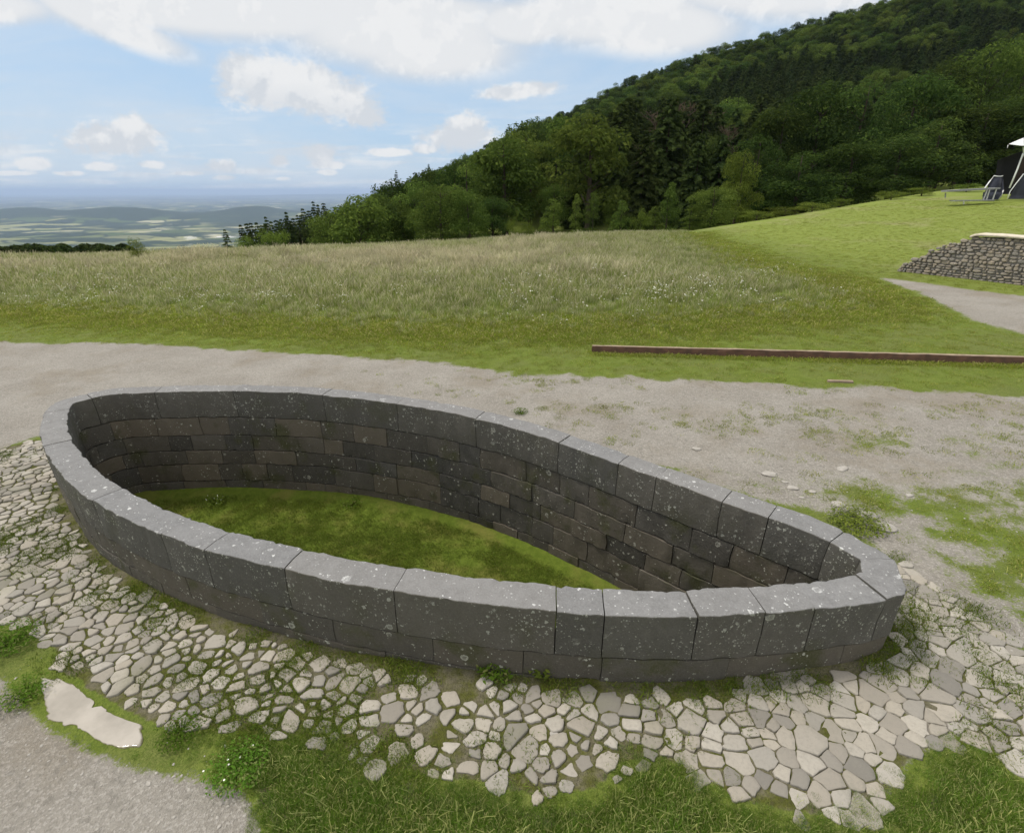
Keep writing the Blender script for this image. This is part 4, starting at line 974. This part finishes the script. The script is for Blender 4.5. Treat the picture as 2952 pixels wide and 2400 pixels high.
def build_wall():
    A = np.array(gp(2580, 786)); B = np.array(gp(2952, 825)); d = B-A; d /= np.hypot(*d); n = np.array([-d[1], d[0]])
    if n[1] < 0: n = -n
    L = np.hypot(*(B-A))*1.6
    d0, tt = ray(2748, 679), None
    # top profile: the wall climbs from the ground at its left end to full height, then runs on
    def top(s):
        return np.interp(s, [0, .18*L1, .45*L1, L1, 1.25*L1, 3*L1], [.10, .34, .62, 1.06, 1.07, 1.0])
    L1 = None
    P1 = np.array(gp(2765, 806)); L1 = float(np.dot(P1-A, d))
    root = tag(empty('retaining_wall', (A[0], A[1], float(terrain(A[0], A[1])))), 'rough grey rubble stone wall with cream cap beside the curving path', 'wall')
    org = np.array(root.location)
    # core
    mbc = MB(); K = 40; V = []
    for k in range(K+1):
        s = L*k/K; c = A+d*s; g0 = float(terrain(c[0], c[1])); h = float(top(s))-.05
        for (o, z) in ((.06, g0-.3), (.10, g0+h), (.55, g0+h), (.6, g0-.3)): V.append((c[0]+n[0]*o-org[0], c[1]+n[1]*o-org[1], z-org[2]))
    mbc.add(V, [(k*4+j, (k+1)*4+j, (k+1)*4+(j+1) % 4, k*4+(j+1) % 4) for k in range(K) for j in range(4)]+[(0, 1, 2, 3)], 0, (1, 0, 0))
    # face stones, rows of irregular rubble
    z = 0.0; row = 0
    while z < 1.15:
        hgt = rnd.uniform(.045, .10); s = rnd.uniform(-.1, .1)
        while s < L:
            w = rnd.uniform(.05, .20); hh = hgt*rnd.uniform(.65, 1.3); cs = s+w/2; c = A+d*cs
            t_ = float(top(cs))
            if z+hh*.6 < t_+rnd.uniform(-.03, .05):
                g0 = float(terrain(c[0], c[1])); r = []
                m_ = 9; prot = rnd.uniform(.02, .06)
                for (sc_, pr) in ((1.0, -.04), (.93, prot*.6), (.62, prot)):
                    for j in range(m_):
                        an = 2*math.pi*j/m_; q = (abs(math.cos(an))**4+abs(math.sin(an))**4)**-.25*rnd.uniform(.78, 1.08)
                        u = math.cos(an)*q*w*.5*sc_; v = math.sin(an)*q*hh*.5*sc_
                        pp = c+d*u-n*(pr-.06-.04*(z+v)); r.append((pp[0]-org[0], pp[1]-org[1], g0+z+hh/2+v-org[2]))
                fs = [(a_*m_+j, a_*m_+(j+1) % m_, (a_+1)*m_+(j+1) % m_, (a_+1)*m_+j) for a_ in range(2) for j in range(m_)]+[tuple(2*m_+j for j in range(m_))]
                mbc.add(r, fs, 0, tint())
            s += w+.008
        z += hgt+.006; row += 1
    obj('masonry', mbc.mesh('masonry', [M['rubble']], False), root)
    mbk = MB(); V = []; K = 46
    for k in range(K+1):
        s = L1*.93+(L-L1*.93)*k/K; c = A+d*s; g0 = float(terrain(c[0], c[1])); h = float(top(s))
        th = .05
        for (o, z) in ((.02, h-.01), (.02, h+th*.8), (.05, h+th), (.50, h+th), (.54, h+th*.7), (.54, h-.01)): V.append((c[0]+n[0]*o-org[0], c[1]+n[1]*o-org[1], g0+z-org[2]+rnd.uniform(-.004, .004)))
    mbk.add(V, [(k*6+j, (k+1)*6+j, (k+1)*6+(j+1) % 6, k*6+(j+1) % 6) for k in range(K) for j in range(6)]+[tuple(range(6)), tuple(K*6+j for j in range(5, -1, -1))])
    obj('cap', mbk.mesh('cap', [M['cream']]), root)
build_wall()

# loose stones lying on the ground
def rock(name, px, py, wpx, flat, label, seed, m_='stoneloose', group=None):
    x, y = gp(px, py); dist_ = np.linalg.norm([x, y, CAM_H]); r = wpx/F*dist_*.5
    g = np.random.default_rng(seed); import bmesh
    bm = bmesh.new(); bmesh.ops.create_icosphere(bm, subdivisions=3, radius=1)
    for v in bm.verts:
        c = v.co; nn = .30*(float(fbm(np.array(c.x*1.3+seed), np.array(c.y*1.3+c.z*2), 3, seed))-.5)*2
        v.co = Vector((c.x*r*(1+nn), c.y*r*.75*(1+nn), max(min(c.z, .55+nn*.4), -.5)*r*flat*(1+nn*.5)))
    me = bpy.data.meshes.new(name); bm.to_mesh(me); bm.free(); me.materials.append(M[m_])
    me.polygons.foreach_set('use_smooth', [True]*len(me.polygons))
    o = obj(name, me, None, (x, y, float(terrain(x, y))+r*flat*.15)); o.rotation_euler = (0, 0, g.uniform(-.6, .6)); return tag(o, label, 'stone', group)
RK = [(2008, 1293, 24, .4, 'small white stone on the gravel beyond the basin'), (2428, 1352, 30, .3, 'flat pale stone on the gravel above the grass patch'), (2218, 1367, 40, .22, 'flat grey stone in the grass nearest the far coping'),
      (2285, 1409, 26, .4, 'pale stone beside the far coping, biggest of the little row'), (2340, 1420, 18, .4, 'small stone right of the biggest in the little row'), (2262, 1391, 15, .4, 'pebble-sized stone above the little row'),
      (2415, 1455, 34, .2, 'thin flat stone in the patchy grass'), (2500, 1487, 46, .16, 'flat slab showing through the grass above the leafy weeds'), (2550, 1520, 52, .18, 'long bare rock right of the leafy weeds'),
      (2620, 1430, 18, .4, 'small stone by itself far right in the patchy grass'), (2310, 1436, 14, .4, 'tiny stone just below the little row'),
      (185, 1866, 18, .5, 'small white stone on the paving edge beside the grass corner'), (1598, 2115, 24, .35, 'white chip lying across the middle paving'), (2607, 2132, 10, .6, 'tiny white pebble on the right paving'),
      (430, 2262, 12, .5, 'pale chip at the border of road and grass'), (1130, 1880, 10, .5, 'tiny stone by the wall foot')]
for k, (px, py, w, fl, lb) in enumerate(RK): rock('loose_stone', px, py, w, fl, lb, 600+k)

# leafy weeds
def weed(name, px, py, rad, h, n, size, m_, label, seed, z=None, off=0, flowers=0):
    x, y = gp(px, py) if z is None else (None, None)
    if z is not None: d = ray(px, py); t = (z-CAM_H)/d[2]; x, y = d[0]*t, d[1]*t
    g = np.random.default_rng(seed); a = g.uniform(0, 6.28, n); r = rad*np.sqrt(g.random(n)); u = g.random(n)**.6
    C = np.c_[r*np.cos(a)*(.5+.5*u), r*np.sin(a)*(.5+.5*u), h*u*(1-.55*(r/rad)**2)+.004]
    T = np.c_[g.random(n), (g.random(n) < .2)*.8, 0*u]; arr = leaves(C, np.c_[np.cos(a)*.4, np.sin(a)*.4, .8+0*a], size, g, T, .5)
    e = empty(name, (x, y, float(terrain(x, y)) if z is None else z), 0); tag(e, label, 'weed')
    obj('leaves', me_leaf('leaves', arr, M[m_]), e)
    mb = MB()
    for k in range(26):
        q = int(g.integers(0, n)); mb.tube([(C[q][0]*.2, C[q][1]*.2, -.01), (C[q][0]*.7, C[q][1]*.7, C[q][2]*.6), tuple(C[q])], [.0022, .0018, .001], 4, 0, (.3, 0, 0))
    obj('stem', mb.mesh('stem', [M['grassA']]), e)
    if flowers:
        mb = MB()
        for k in range(flowers):
            q = int(g.integers(0, n)); c = Vector(C[q])+Vector((0, 0, .012)); rr_ = .005
            mb.add([c+Vector((math.cos(t)*rr_, math.sin(t)*rr_, .0015*(i % 2))) for i, t in enumerate(np.linspace(0, 6.283, 8, endpoint=False))]+[c+Vector((0, 0, .002))], [(i, (i+1) % 8, 8) for i in range(8)])
        obj('blossom', mb.mesh('blossom', [M['petal']]), e)
    return e
weed('leafy_weed', 520, 2120, .14, .08, 700, .016, 'grassA', 'feathery green weed beside the end of the puddle', 701)
weed('leafy_weed', 690, 2225, .17, .11, 1000, .017, 'grassA', 'bushy weed with a few tiny white flowers in front of the paving', 702, flowers=7)
weed('leafy_weed', 70, 2010, .15, .11, 700, .018, 'grassA', 'low weed left of the puddle', 703)
weed('leafy_weed', 30, 1860, .20, .14, 800, .022, 'grassA', 'green weed clump at the left border below the paving', 704)
weed('leafy_weed', 2470, 1512, .26, .09, 1300, .026, 'leafB', 'leafy weed patch between flat rocks right of the basin', 705)
weed('leafy_weed', 1565, 1936, .09, .10, 120, .035, 'leafB', 'broad-leaved yellow-green weed sprouting at the wall foot', 706)
weed('leafy_weed', 1430, 1935, .13, .09, 260, .03, 'grassA', 'green weed tuft against the front wall foot', 707)
weed('leafy_weed', 490, 1385, .14, .15, 160, .035, 'grassA', 'small weed growing at the far wall inside the basin', 708, z=FLOOR+.02)
weed('leafy_weed', 620, 1450, .16, .09, 150, .03, 'leafB', 'sparse pale weed on the grass inside the basin', 709, z=FLOOR+.02, flowers=10)
weed('leafy_weed', 1010, 1455, .14, .10, 120, .03, 'grassA', 'thin weed under the inner wall in the middle of the basin', 710, z=FLOOR+.02)
weed('leafy_weed', 1500, 1190, .12, .07, 200, .025, 'leafB', 'yellow-green weed on the gravel behind the far coping', 711)

# ------------------------------------------------------------------ bench, tarpaulins and canopy on the lawn
def lawnpt(px, py, D):   # point in space at forward distance D
    d = ray(px, py); t = D/d[1]; return Vector((d[0]*t, D, CAM_H+d[2]*t))
def panel(pts, thick, mb, mi=0, sub=5, bulge=0.0):
    """a cloth quad a,b,c,d as a grid with real thickness"""
    a, b, c, d = [Vector(p) for p in pts]; nrm = (b-a).cross(d-a).normalized(); V = []; n = sub+1
    for side in (0, 1):
        for i in range(n):
            for j in range(n):
                u, v = i/sub, j/sub; p = (a.lerp(b, u)).lerp(d.lerp(c, u), v)+nrm*(bulge*math.sin(math.pi*u)*math.sin(math.pi*v)+thick*side); V.append(p)
    F_ = []
    for i in range(sub):
        for j in range(sub):
            k = i*n+j; F_.append((k, k+n, k+n+1, k+1)); k += n*n; F_.append((k, k+1, k+n+1, k+n))
    for i in range(sub):
        for (k, l) in ((i*n, (i+1)*n), ((i+1)*n+sub, i*n+sub), (i+1, i), (sub*n+i, sub*n+i+1)): F_.append((k, l, l+n*n, k+n*n))
    mb.add(V, F_, mi)
DB = 33.5
def bench():
    o = lawnpt(2800, 583, DB); z = float(terrain(o.x, o.y)); root = tag(empty('grey_bench', (o.x, o.y, z)), 'grey metal bench with long narrow top and slanted legs on the lawn', 'bench')
    org = Vector((o.x, o.y, z)); W = lambda px, py, D=DB: lawnpt(px, py, D)-org
    def bar(p, q, w, h, mi=0, name=None, mat_='grey', par=root):
        mb = MB(); p, q = Vector(p), Vector(q); x = (q-p); L = x.length; x.normalize(); y = Vector((0, 0, 1)).cross(x).normalized() if abs(x.z) < .9 else Vector((0, 1, 0)); zz = x.cross(y); Mx = Matrix((x, y, zz)).transposed().to_4x4(); Mx.translation = p
        mb.box((0, -w/2, -h/2), (L, w/2, h/2), 0, Mx); return obj(name, mb.mesh(name, [M[mat_]], False), par)
    bar(W(2722, 551), W(2874, 543), .5, .09, name='bench_top')
    bar(W(2745, 579, DB-.4), W(2858, 577, DB-.4), .45, .06, name='foot_board')
    for (a, b) in (((2846, 546), (2834, 577)), ((2853, 546), (2843, 577)), ((2873, 543), (2861, 577))): bar(W(*a, DB-.2), W(*b, DB-.2), .05, .05, name='leg', mat_='pole')
    bar(W(2726, 556), W(2725, 570), .05, .05, name='leg'); bar(W(2778, 579, DB-.62), W(2778, 589, DB-.62), .04, .04, name='leg', mat_='pole')
bench()
DT = 35.0
def tarp():
    o = lawnpt(2862, 575, DT); z = float(terrain(o.x, o.y)); root = tag(empty('navy_tarpaulin', (o.x, o.y, z)), 'small navy tarpaulin sling with white top edge just behind the bench', 'tarpaulin')
    org = Vector((o.x, o.y, z)); W = lambda px, py, D=DT: lawnpt(px, py, D)-org
    mb = MB(); panel([W(2831, 566), W(2878, 566), W(2891, 507, DT+.5), W(2866, 507, DT+.5)], .02, mb, 0, 6, .18)
    panel([W(2832, 576, DT-.3), W(2876, 576, DT-.3), W(2893, 552, DT), W(2834, 555, DT)], .02, mb, 0, 6, .12)
    panel([W(2876, 576, DT-.2), W(2893, 552, DT), W(2891, 507, DT+.5), W(2877, 555, DT)], .02, mb, 0, 4)
    obj('cloth', mb.mesh('cloth', [M['navy']]), root)
    for pts in ([(2866, 507), (2876, 509), (2884, 509), (2891, 507)], [(2866, 507), (2853, 523), (2838, 544)], [(2893, 548), (2886, 566), (2876, 576)]):
        mb = MB(); mb.tube([W(*p, DT+.45 if p[1] < 530 else DT-.05) for p in pts], [.035]*len(pts), 6); obj('pole', mb.mesh('pole', [M['white']]), root)
tarp()
def canopy():
    D = 34.0; o = lawnpt(2950, 575, D); z = float(terrain(o.x, o.y)); root = tag(empty('canopy_tent', (o.x, o.y, z)), 'canopy tent with white pointed roof and dark cloth sides at the right border', 'tent')
    org = Vector((o.x, o.y, z)); W = lambda px, py, D_=D: lawnpt(px, py, D_)-org
    mb = MB()
    panel([W(2908, 416, D), W(2950, 421, D-1), W(2990, 398, D+.5), W(2948, 399, D+1)], .02, mb, 0, 6, .0)
    panel([W(2950, 421, D-1), W(3060, 416, D-.5), W(3000, 385, D+1), W(2948, 399, D+.6)], .02, mb, 0, 6, .0)
    obj('roof', mb.mesh('roof', [M['white']]), root)
    mb = MB(); panel([W(2906, 574, D), W(3040, 574, D), W(3010, 500, D+.2), W(2951, 501, D+.2)], .02, mb, 0, 6, .15); obj('side_cloth', mb.mesh('side_cloth', [M['navy']]), root)
    mb = MB(); panel([W(2912, 560, D+.6), W(3040, 560, D+.6), W(3040, 430, D+.6), W(2950, 440, D+.6)], .02, mb, 0, 4); obj('inner_cloth', mb.mesh('inner_cloth', [M['brown']]), root)
    mb = MB(); panel([W(2862, 560, D+3.2), W(2960, 560, D+3.2), W(2960, 430, D+3.2), W(2876, 462, D+3.2)], .02, mb, 0, 4); obj('back_cloth', mb.mesh('back_cloth', [M['black']]), root)
    for nm, pts, r_ in (('pole', [(2950, 441), (2932, 490), (2910, 542)], .045), ('edge_rope', [(2951, 501), (2930, 528), (2912, 552), (2904, 574)], .025), ('edge_rope', [(2951, 501), (2975, 520), (3000, 545)], .025), ('pole', [(2951, 441), (2975, 500), (2990, 574)], .045), ('mast', [(2950, 424), (2951, 442)], .03), ('hanging_cord', [(2906, 418), (2904, 427)], .02)):
        mb = MB(); mb.tube([W(*p, D-.3) for p in pts], [r_]*len(pts), 6); obj(nm, mb.mesh(nm, [M['white']]), root)
canopy()

# ------------------------------------------------------------------ air
def haze():
    mb = MB(); mb.box((-75000, -75000, -470), (75000, 75000, 138)); m, nt = mat('haze'); g = G(nt)
    v = g.n('ShaderNodeVolumePrincipled'); v.inputs['Color'].default_value = (.56, .71, .95, 1); v.inputs['Density'].default_value = HAZE; v.inputs['Anisotropy'].default_value = 0
    o = g.n('ShaderNodeOutputMaterial'); g.link(v.outputs[0], o.inputs['Volume'])
    tag(obj('haze', mb.mesh('haze', [m], False)), kind='stuff', label='pale blue air haze over the whole country', cat='haze')
HAZE = 5e-5
haze()

# ------------------------------------------------------------------ sky, sun, camera
SUN_EL, SUN_AZ = 60, -68      # azimuth from the view direction (+y) towards +x
def world():
    w = bpy.data.worlds.new('World'); sc.world = w; w.use_nodes = True; nt = w.node_tree; nt.nodes.clear(); g = G(nt)
    sky = g.n('ShaderNodeTexSky', sky_type='NISHITA'); sky.sun_disc = False; sky.sun_elevation = R(SUN_EL); sky.sun_rotation = R(SUN_AZ); sky.altitude = 400; sky.air_density = 1; sky.dust_density = 1.5; sky.ozone_density = 1
    d = g.n('ShaderNodeTexCoord').outputs['Generated']; s = g.sep(d)
    y = g.math('MAXIMUM', s[1], .12); u = g.math('DIVIDE', s[0], y); v = g.math('DIVIDE', s[2], y)
    # cloud layer seen from below: noise on a plane at cloud height
    zz = g.math('MAXIMUM', g.math('ADD', s[2], .10), .02)
    pl = g.comb(g.math('DIVIDE', s[0], zz), g.math('DIVIDE', s[1], zz), 0)
    sheet = g.noise(pl, .9, 6, .55, .3)
    uv = g.comb(u, v, 0)
    nz = g.noise(g.comb(g.math('MULTIPLY', u, 1), g.math('MULTIPLY', v, 1.6), 0), 7, 8, .62, .2); nzf = g.noise(uv, 26, 6, .65)
    wob = g.math('ADD', g.math('MULTIPLY', g.math('SUBTRACT', nz, .5), 1.5), g.math('MULTIPLY', g.math('SUBTRACT', nzf, .5), .9))
    wob = g.math('ADD', wob, g.math('MULTIPLY', g.math('MULTIPLY', g.math('SUBTRACT', g.noise(g.comb(u, g.math('MULTIPLY', v, 2.2), 0), 48, 6, .65), .5), 1.5), g.ss(.30, .10, v)))
    def P(px, py):
        r_ = ray(px, py); return r_[0]/r_[1], r_[2]/r_[1]
    def ell(px, py, wx, wy, ang=0.0):
        a, b = P(px, py); a2, _ = P(px+wx, py); _, b2 = P(px, py-wy); ru, rv = abs(a2-a), abs(b2-b)
        du = g.math('SUBTRACT', u, a); dv = g.math('SUBTRACT', v, b)
        if ang:
            c_, s_ = math.cos(ang), math.sin(ang)
            du, dv = g.math('ADD', g.math('MULTIPLY', du, c_), g.math('MULTIPLY', dv, s_)), g.math('SUBTRACT', g.math('MULTIPLY', dv, c_), g.math('MULTIPLY', du, s_))
        x_ = g.math('DIVIDE', du, ru); y_ = g.math('DIVIDE', dv, rv)
        r2 = g.math('ADD', g.math('MULTIPLY', x_, x_), g.math('MULTIPLY', y_, y_))
        return g.math('SUBTRACT', 1.0, g.math('SQRT', r2)), y_
    def union(lst):
        f = None; 
        for e in lst:
            f = e if f is None else g.math('MAXIMUM', f, e)
        return f
    cum = [ell(*q) for q in [(770, 235, 165, 95), (910, 260, 180, 95, -.15), (700, 205, 90, 70), (1010, 300, 120, 55, -.25), (1050, 335, 70, 40),
                             (320, 400, 170, 55), (385, 375, 80, 50), (1345, 365, 70, 48), (1330, 395, 130, 45), (1500, 262, 140, 28, .08), (100, 473, 60, 22), (640, 478, 45, 24), (805, 463, 32, 22), (930, 448, 45, 30), (945, 475, 60, 14), (915, 440, 60, 30),
                             (290, 480, 60, 14), (440, 475, 40, 14), (650, 512, 36, 9), (815, 515, 24, 7), (945, 497, 28, 10), (30, 500, 80, 8), (200, 500, 50, 8), (1120, 440, 70, 14), (540, 500, 60, 8), (1225, 430, 40, 16)]]
    top = [ell(*q) for q in [(600, 30, 640, 90, -.06), (300, 60, 260, 60, -.35), (1150, 90, 380, 130, -.05), (1250, 150, 260, 90), (1500, 70, 160, 70), (1760, 40, 330, 110), (1900, 80, 260, 90), (2250, -40, 400, 110), (1560, 60, 80, 70), (900, 30, 700, 60), (-100, 20, 300, 60), (1400, -250, 2600, 170)]]
    fc = union([e[0] for e in cum]); ft = union([e[0] for e in top])
    cov_c = g.ss(-.16, .46, g.math('ADD', fc, g.math('MULTIPLY', wob, .80)))
    wob2 = g.math('ADD', g.math('MULTIPLY', g.math('SUBTRACT', nz, .5), .8), g.math('MULTIPLY', g.math('SUBTRACT', nzf, .5), .22))
    cov_t = g.ss(-.30, .38, g.math('ADD', ft, g.math('MULTIPLY', wob2, .60)))
    fwd = g.ss(.05, .2, s[1])
    gen = g.ss(.36, .58, sheet)
    # thin streaks near the horizon
    st = g.noise(g.comb(g.math('MULTIPLY', u, 3), g.math('MULTIPLY', v, 34), 0), 1.6, 6, .6)
    low = g.math('MULTIPLY', g.math('MULTIPLY', g.ss(.46, .66, st), g.ss(.16, .05, v)), .75)
    cov = g.math('MAXIMUM', g.math('MAXIMUM', cov_c, cov_t), low)
    # outside the view ahead: unseen broken cloud, added to whiten the ambient light
    mixv = g.n('ShaderNodeMix', data_type='FLOAT'); g.link(g.math('MULTIPLY', fwd, g.ss(.75, .55, v)), mixv.inputs[0]); g.link(gen, mixv.inputs[2]); g.link(cov, mixv.inputs[3])
    cov = mixv.outputs[0]
    # tone: bright crowns, greyer undersides
    sh = g.noise(g.vm('ADD', uv, (.013, -.03, 0)), 7, 6, .6, .2)
    bil = g.noise(uv, 15, 7, .6, .3); bil2 = g.noise(g.vm('ADD', uv, (.006, -.014, 0)), 15, 7, .6, .3)
    tone = g.ss(.22, .80, g.math('ADD', nz, g.math('ADD', g.math('MULTIPLY', g.math('SUBTRACT', nz, sh), 1.9), g.math('MULTIPLY', g.math('SUBTRACT', bil, bil2), 2.4))))
    yc = None
    for e, y_ in cum[:9]:
        w_ = g.math('MULTIPLY', g.ss(-.15, .3, e), g.math('MULTIPLY', g.math('MINIMUM', y_, .3), 1.0)); yc = w_ if yc is None else g.math('MINIMUM', yc, w_)
    tone = g.math('ADD', tone, g.math('MULTIPLY', yc, .9), clamp=True)
    CB = .62
    tone = g.math('MAXIMUM', tone, g.math('MULTIPLY', g.ss(.0, .5, ft), .75))
    ccol = g.mix(tone, (7.2*CB, 7.6*CB, 8.1*CB), (9.1*CB, 9.2*CB, 9.3*CB))
    ahead = g.math('MULTIPLY', fwd, g.ss(.75, .55, v))
    ccol = g.mix(ahead, (9.6, 9.4, 9.0), ccol)      # unseen sun-facing clouds behind the viewer, brightened to lift the ground light
    # pale blue air behind: the physical sky, lifted by thin high cloud
    scol = g.mix(g.math('MULTIPLY', g.ss(1.6, .0, v), .85), sky.outputs[0], (3.0, 4.15, 5.5))
    veil = g.mix(g.math('MULTIPLY', g.ss(.35, .75, g.noise(g.comb(g.math('MULTIPLY', u, .8), g.math('MULTIPLY', v, 3.2), 0), 2.6, 7, .62, .5)), .60), scol, (4.7, 5.1, 5.5))
    col = g.mix(cov, veil, ccol)
    # below the horizon
    col = g.mix(g.ss(-.01, -.05, s[2]), col, (2.2, 2.7, 3.2))
    bg = g.n('ShaderNodeBackground'); g.link(col, bg.inputs[0]); bg.inputs[1].default_value = .1
    o = g.n('ShaderNodeOutputWorld'); g.link(bg.outputs[0], o.inputs[0])
    w.cycles.sampling_method = 'MANUAL'; w.cycles.sample_map_resolution = 512
world()
sun = bpy.data.lights.new('sun', 'SUN'); sun.energy = 2.0; sun.angle = R(11); sun.color = (1, .95, .87)
so = bpy.data.objects.new('sun', sun); COL.objects.link(so)
dv = Vector((math.sin(R(SUN_AZ))*math.cos(R(SUN_EL)), math.cos(R(SUN_AZ))*math.cos(R(SUN_EL)), math.sin(R(SUN_EL)))); so.rotation_euler = dv.to_track_quat('Z', 'Y').to_euler()
so.location = (-20, 20, 30)
cam = bpy.data.cameras.new('camera'); cam.sensor_fit = 'HORIZONTAL'; cam.sensor_width = 36; cam.lens = 18.0; cam.clip_start = .05; cam.clip_end = 300000
co = bpy.data.objects.new('camera', cam); COL.objects.link(co); co.location = (0, 0, CAM_H); co.rotation_euler = (math.pi/2-PITCH, 0, 0); sc.camera = co
sc.view_settings.view_transform = 'Standard'; sc.view_settings.look = 'None'; sc.view_settings.exposure = 0.60; sc.view_settings.gamma = 1
sc.cycles.max_bounces = 5; sc.cycles.diffuse_bounces = 2; sc.cycles.glossy_bounces = 2; sc.cycles.transmission_bounces = 2; sc.cycles.transparent_max_bounces = 4; sc.cycles.volume_bounces = 0
